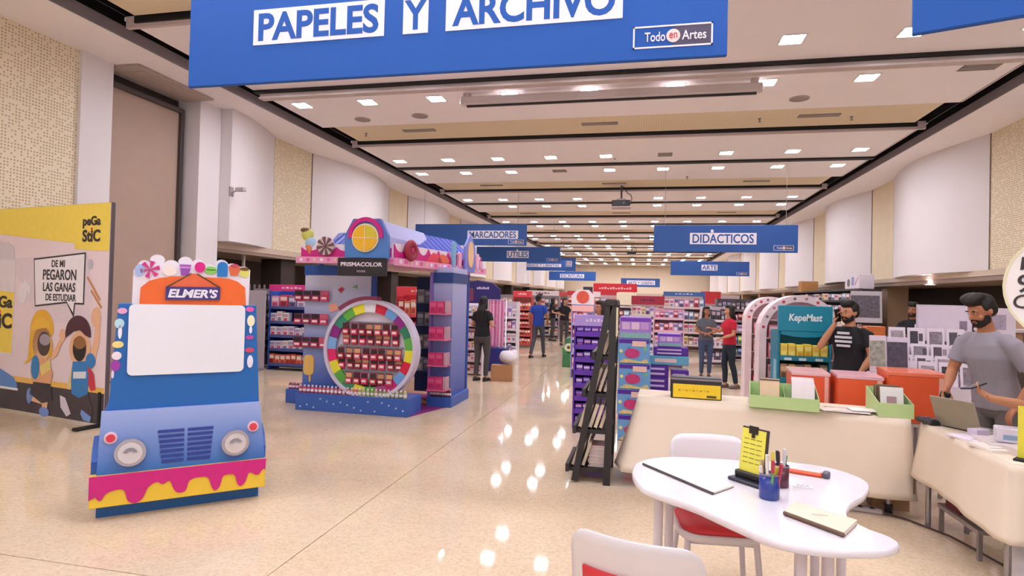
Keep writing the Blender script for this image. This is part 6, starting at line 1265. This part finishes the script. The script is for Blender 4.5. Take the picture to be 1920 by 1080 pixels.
# ------------------------------------------------------------ peanut-shaped table, chairs and what lies on it
pts = [(-.035, 3.16), (.0, 3.38), (.15, 3.53), (.36, 3.57), (.6, 3.59), (.85, 3.63), (1.04, 3.56), (1.13, 3.36), (1.05, 3.13), (.93, 2.95), (.865, 2.78), (.89, 2.66), (.95, 2.58), (.955, 2.5), (.85, 2.415), (.66, 2.375), (.5, 2.41), (.37, 2.55), (.24, 2.71), (.1, 2.83), (.01, 2.93)]
def smooth_loop(p, n=5):
    o = []; m = len(p)
    for i in range(m):
        a, b, c_, d_ = (Vector((*p[(i + k) % m], 0)) for k in (-1, 0, 1, 2))
        for j in range(n):
            t = j / n; v = .5 * ((2 * b) + (c_ - a) * t + (2 * a - 5 * b + 4 * c_ - d_) * t * t + (3 * b - a - 3 * c_ + d_) * t ** 3); o.append((v.x, v.y))
    return o
po = smooth_loop(pts)
pt_ = thing('peanut_table', 'white glossy three-lobed table in the foreground', 'table', (0, 0, 0))
m_tw = M('#ece8f0', .12, var=.01, coat=.3)
cen = Vector((.5, 3.02))
def inset(k): return [(cen.x + (x - cen.x) * k, cen.y + (y - cen.y) * k) for x, y in po]
put('table_top', G().rings([[(x, y, .70) for x, y in inset(.985)], [(x, y, .704) for x, y in po], [(x, y, .724) for x, y in po], [(x, y, .73) for x, y in inset(.99)]], 0, True, True), m_tw, pt_)
for x, y in ((.1, 3.12), (.16, 3.26), (.9, 3.38), (1.0, 3.3), (.74, 2.6), (.63, 2.56)):
    l = put('leg', G().cyl((x, y, .015), (x, y, .7), .021, .024, 14), M('#ddd3dc', .35), pt_); put('foot_pad', G().cyl((x, y, 0), (x, y, .015), .026, n=12), m_grey, l)
m_sh = M('#e4dcdf', .3, var=.01); m_red = M('#d8343c', .45, var=.05)
def chair(lab, loc, rz, pad_back):
    t = thing('chair', lab, 'chair', loc, rz)
    def rr(cx, cy, w, d_, r, n=6):
        o = []
        for sx_, sy_, a in ((1, 1, 0), (-1, 1, PI / 2), (-1, -1, PI), (1, -1, 1.5 * PI)): o += [(cx + sx_ * (w / 2 - r) + r * math.cos(a + PI / 2 * i / n), cy + sy_ * (d_ / 2 - r) + r * math.sin(a + PI / 2 * i / n)) for i in range(n + 1)]
        return o
    o = rr(0, 0, .44, .43, .12)
    put('seat', G().rings([[(x * .94, y * .94, .41) for x, y in o], [(x, y, .425) for x, y in o], [(x, y, .445) for x, y in o], [(x * .96, y * .96, .452) for x, y in o]], 0, True), m_sh, t)
    put('seat_pad', G().rings([[(x * .9, y * .9, .452) for x, y in o], [(x * .93, y * .93, .466) for x, y in o], [(x * .86, y * .86, .484) for x, y in o], [(x * .5, y * .5, .49) for x, y in o]], 0, True), m_red, t)
    rs = []; bo = rr(0, .655, .43, .46, .075, 6)
    def bk(x, z, k): return (x, .2 + .09 * (z - .43) / .45 - .055 * (x / .215) ** 2 * (1 if z > .5 else .6) + k, z)
    n = len(bo)
    # grid-filled curved shell so that it stays smooth
    g = G(); nx, nz = 14, 12; F_ = {}
    def edge(u, v):
        x = (u - .5) * .43; z = .43 + v * .45; r = .075; cx_ = max(-.215 + r, min(.215 - r, x)); cz_ = max(.43 + r, min(.88 - r, z)); dx, dz = x - cx_, z - cz_; L_ = math.hypot(dx, dz)
        if L_ > r: x, z = cx_ + dx / L_ * r, cz_ + dz / L_ * r
        return x, z
    for k, off in ((0, 0), (1, .014)):
        g_v = [bk(*edge(i / nx, j / nz), off) for j in range(nz + 1) for i in range(nx + 1)]
        fs = [(j * (nx + 1) + i, j * (nx + 1) + i + 1, (j + 1) * (nx + 1) + i + 1, (j + 1) * (nx + 1) + i) for j in range(nz) for i in range(nx)]
        g.add(g_v, fs if k == 0 else [f[::-1] for f in fs], 0, True)
    N_ = (nx + 1) * (nz + 1); bd = [i for i in range(nx)] + [j * (nx + 1) + nx for j in range(nz)] + [nz * (nx + 1) + i for i in range(nx, 0, -1)] + [j * (nx + 1) for j in range(nz, 0, -1)]
    g.f += [[bd[i], bd[i] + N_, bd[(i + 1) % len(bd)] + N_, bd[(i + 1) % len(bd)]] for i in range(len(bd))]; g.mi += [0] * len(bd); g.sm += [True] * len(bd)
    back = put('backrest', g, m_sh, t)
    if pad_back:
        g = G(); nx2, nz2 = 10, 8
        vv = [[bk(-.165 + .33 * i / nx2, .5 + .26 * j / nz2, .0145 + o_) for j in range(nz2 + 1) for i in range(nx2 + 1)] for o_ in (0, .012)]
        fs = [(j * (nx2 + 1) + i, j * (nx2 + 1) + i + 1, (j + 1) * (nx2 + 1) + i + 1, (j + 1) * (nx2 + 1) + i) for j in range(nz2) for i in range(nx2)]
        g.add(vv[0], fs, 0, True); g.add(vv[1], [f[::-1] for f in fs], 0, True)
        N2 = (nx2 + 1) * (nz2 + 1); bd = [i for i in range(nx2)] + [j * (nx2 + 1) + nx2 for j in range(nz2)] + [nz2 * (nx2 + 1) + i for i in range(nx2, 0, -1)] + [j * (nx2 + 1) for j in range(nz2, 0, -1)]
        g.f += [[bd[i], bd[i] + N2, bd[(i + 1) % len(bd)] + N2, bd[(i + 1) % len(bd)]] for i in range(len(bd))]; g.mi += [0] * len(bd); g.sm += [False] * len(bd)
        put('back_pad', g, m_red, back)
    for x, y in ((-.17, -.15), (.17, -.15), (-.17, .16), (.17, .16)):
        put('leg', G().cyl((x * 1.2, y * 1.2, 0), (x, y, .412), .014, .016, 12), M('#d8cdd4', .35), t)
    put('under_frame', G().box(-.17, .17, -.15, -.13, .385, .41).box(-.17, .17, .14, .16, .385, .41), M('#cfc4ca', .4), t)
    return t
chair('white shell chair with a red seat pad, tucked behind the three-lobed table', (.41, 3.4, 0), .1, False).scale = (1, 1, .955)
chair('white shell chair in the foreground seen from behind, red pad on its back', (.05, 2.16, 0), math.radians(166), True)
# things on the table
ZT = .7305
def flat(nm, lab, cat, c4, h, hx, edge, extra=None):
    ps = [at(x, y, z=ZT) for x, y in c4]; t = thing(nm, lab, cat, (0, 0, ZT)); 
    q_ = [(p.x, p.y) for p in ps]
    put('cover', G().prism(q_, 0, .003, 'xy'), K(edge), t); put('pages', G().prism(q_, .0032, h - .003, 'xy'), K('#e8dcc8', .7), t); put('top_sheet', G().prism(q_, h - .003, h, 'xy'), K(hx, .5), t)
    return t, ps
nb, ps = flat('notebook', 'large cream notebook with a dark edge lying at the left lobe of the white table', 'notebook', ((1206, 872), (1337, 928), (1376, 914), (1252, 862)), .012, '#f0e6e2', '#3a3030')
a, b = ps[0], ps[1]; put('spine', G().tube([(a.x, a.y, .006), (b.x, b.y, .006)], .007, 6), K('#4a4040'), nb)
nb2, ps = flat('sketchbook', 'cream sketchbook with a brown edge on the right lobe of the white table', 'sketchbook', ((1470, 966), (1582, 1008), (1607, 984), (1492, 948)), .02, '#efdcc6', '#7a5a44')
a, b = ps[0], ps[1]; put('spine', G().tube([(a.x, a.y, .01), (b.x, b.y, .01)], .008, 6), K('#6a5040'), nb2); c_ = (ps[0] + ps[2]) / 2
put('printed_mark', G().box(c_.x - .03, c_.x + .03, c_.y - .004, c_.y + .004, .0201, .0208), K('#c8a898'), nb2)
# tablet-like stand with a yellow sheet
p = at(1408, 905, z=ZT); ts = thing('price_stand', 'black table stand with a yellow lettered sheet on the white table', 'sign stand', (p.x, p.y, ZT), math.radians(-46))
put('base', G().box(-.095, .095, -.06, .03, 0, .018, bev=.006), K('#2b2838', .35), ts); put('slot', G().box(-.085, .085, -.02, .02, .018, .05, bev=.006), K('#24211e', .4), ts)
TT = Matrix.Translation((0, 0, .03)) @ Matrix.Rotation(-.12, 4, 'X')
put('board', G().box(-.075, .075, 0, .012, 0, .238, T=TT, bev=.003), K('#3a2e2e', .4), ts); put('yellow_sheet', G().box(-.07, .064, -.003, 0, .012, .23, T=TT), K('#ece45c', .5), ts)
put('clip', G().box(-.03, .02, -.008, -.002, .208, .246, T=TT).box(-.012, .004, -.009, -.002, .188, .21, T=TT), K('#2c2426', .3), ts)
for i in range(6):
    for j in range(3): put('printed_line', G().box(-.055 + j * .036, -.027 + j * .036, -.0042, -.003, .178 - i * .023, .182 - i * .023, T=TT), K('#8f8a3a'), ts)
# pen cups
def cup(lab, px_, py_, r, h, hx):
    p = at(px_, py_, z=ZT); t = thing('pen_cup', lab, 'pen cup', (p.x, p.y, ZT))
    put('cup', G().lathe([(r * .9, 0), (r, .004), (r, h), (r * .92, h), (r * .88, .006), (.001, .006)], 24, cap=False), K(hx, .25, spec=.6), t)
    put('rim', G().lathe([(r * 1.03, h - .006), (r * 1.03, h), (r * .9, h), (r * .9, h - .006)], 24, cap=False), K('#8f7f98', .3), t)
    return t, p
c1, p1 = cup('dark blue pen cup full of pens in front of the yellow sheet', 1442, 934, .044, .115, '#2a3f92')
c2, p2 = cup('maroon pen cup standing behind the blue one', 1464, 912, .036, .105, '#5a2236')
pens = ('#3c5ab4', '#c8aa86', '#5c9c5a', '#e4d44c', '#3a7a4c', '#b8304a', '#2c2c44', '#e8e0d8', '#7a4a9c', '#d86a3a')
for i in range(9):
    a = i * 2.4; r = .016 + .01 * (i % 3) * .6; x, y = p1.x + r * math.cos(a), p1.y + r * math.sin(a); tx, ty = p1.x + r * 1.9 * math.cos(a), p1.y + r * 1.9 * math.sin(a); L_ = .145 + .02 * (i % 4)
    t = thing('pen', '%s pen or marker standing in the dark blue cup' % ('blue', 'wooden', 'light green', 'yellow', 'green', 'red', 'black', 'white', 'violet')[i], 'pen', (0, 0, 0)); e = Vector((tx, ty, ZT + L_)); s_ = Vector((x, y, ZT + .008)); m_ = s_.lerp(e, .68)
    put('barrel', G().cyl(s_, m_, .0068, n=8), K(pens[i], .35), t); put('cap', G().cyl(m_, e, .008, n=8), K(pens[(i + (0 if i % 2 else 3)) % 10], .35), t)
for i in range(4):
    a = i * 1.6 + .4; x, y = p2.x + .012 * math.cos(a), p2.y + .012 * math.sin(a); e = Vector((p2.x + .024 * math.cos(a), p2.y + .024 * math.sin(a), ZT + .15 + .012 * i)); s_ = Vector((x, y, ZT + .008)); m_ = s_.lerp(e, .7)
    t = thing('pen', '%s pen standing in the maroon cup' % ('green-topped', 'red', 'dark', 'white')[i], 'pen', (0, 0, 0)); put('barrel', G().cyl(s_, m_, .0068, n=8), K(('#3a7a4c', '#b8304a', '#3a2a3a', '#e8e0e4')[i], .35), t); put('cap', G().cyl(m_, e, .008, n=8), K(('#4c9460', '#9c2440', '#24202a', '#d8d0d8')[i], .35), t)
# orange pencil tin, paper slips, small card
p = at(1510, 890, z=ZT); ot = thing('orange_pouch', 'flat orange and white pencil pouch with a grey end behind the pen cups', 'pouch', (p.x, p.y, ZT), -.35)
put('pouch', G().box(-.1, .08, -.022, .022, 0, .022, bev=.009), K('#e05a34', .4), ot); put('white_band', G().box(-.09, .07, -.01, .024, .022, .024), K('#f2e0d8'), ot); put('grey_end', G().box(.08, .115, -.024, .024, 0, .034, bev=.008), K('#5a5666', .35), ot)
p = at(1506, 912, z=ZT); sc_ = thing('paper_slip', 'small white slip with grey scribbles beside the orange pouch', 'paper', (p.x, p.y, ZT), -.2); put('sheet', G().box(-.045, .045, -.025, .025, 0, .002), K('#efe6ee'), sc_)
for i in range(3): put('scribble', G().tube([(-.03 + .02 * i, -.015, .0035), (-.022 + .02 * i, .012, .0035), (-.014 + .02 * i, -.01, .0035)], .0012, 4), K('#8a8094'), sc_)
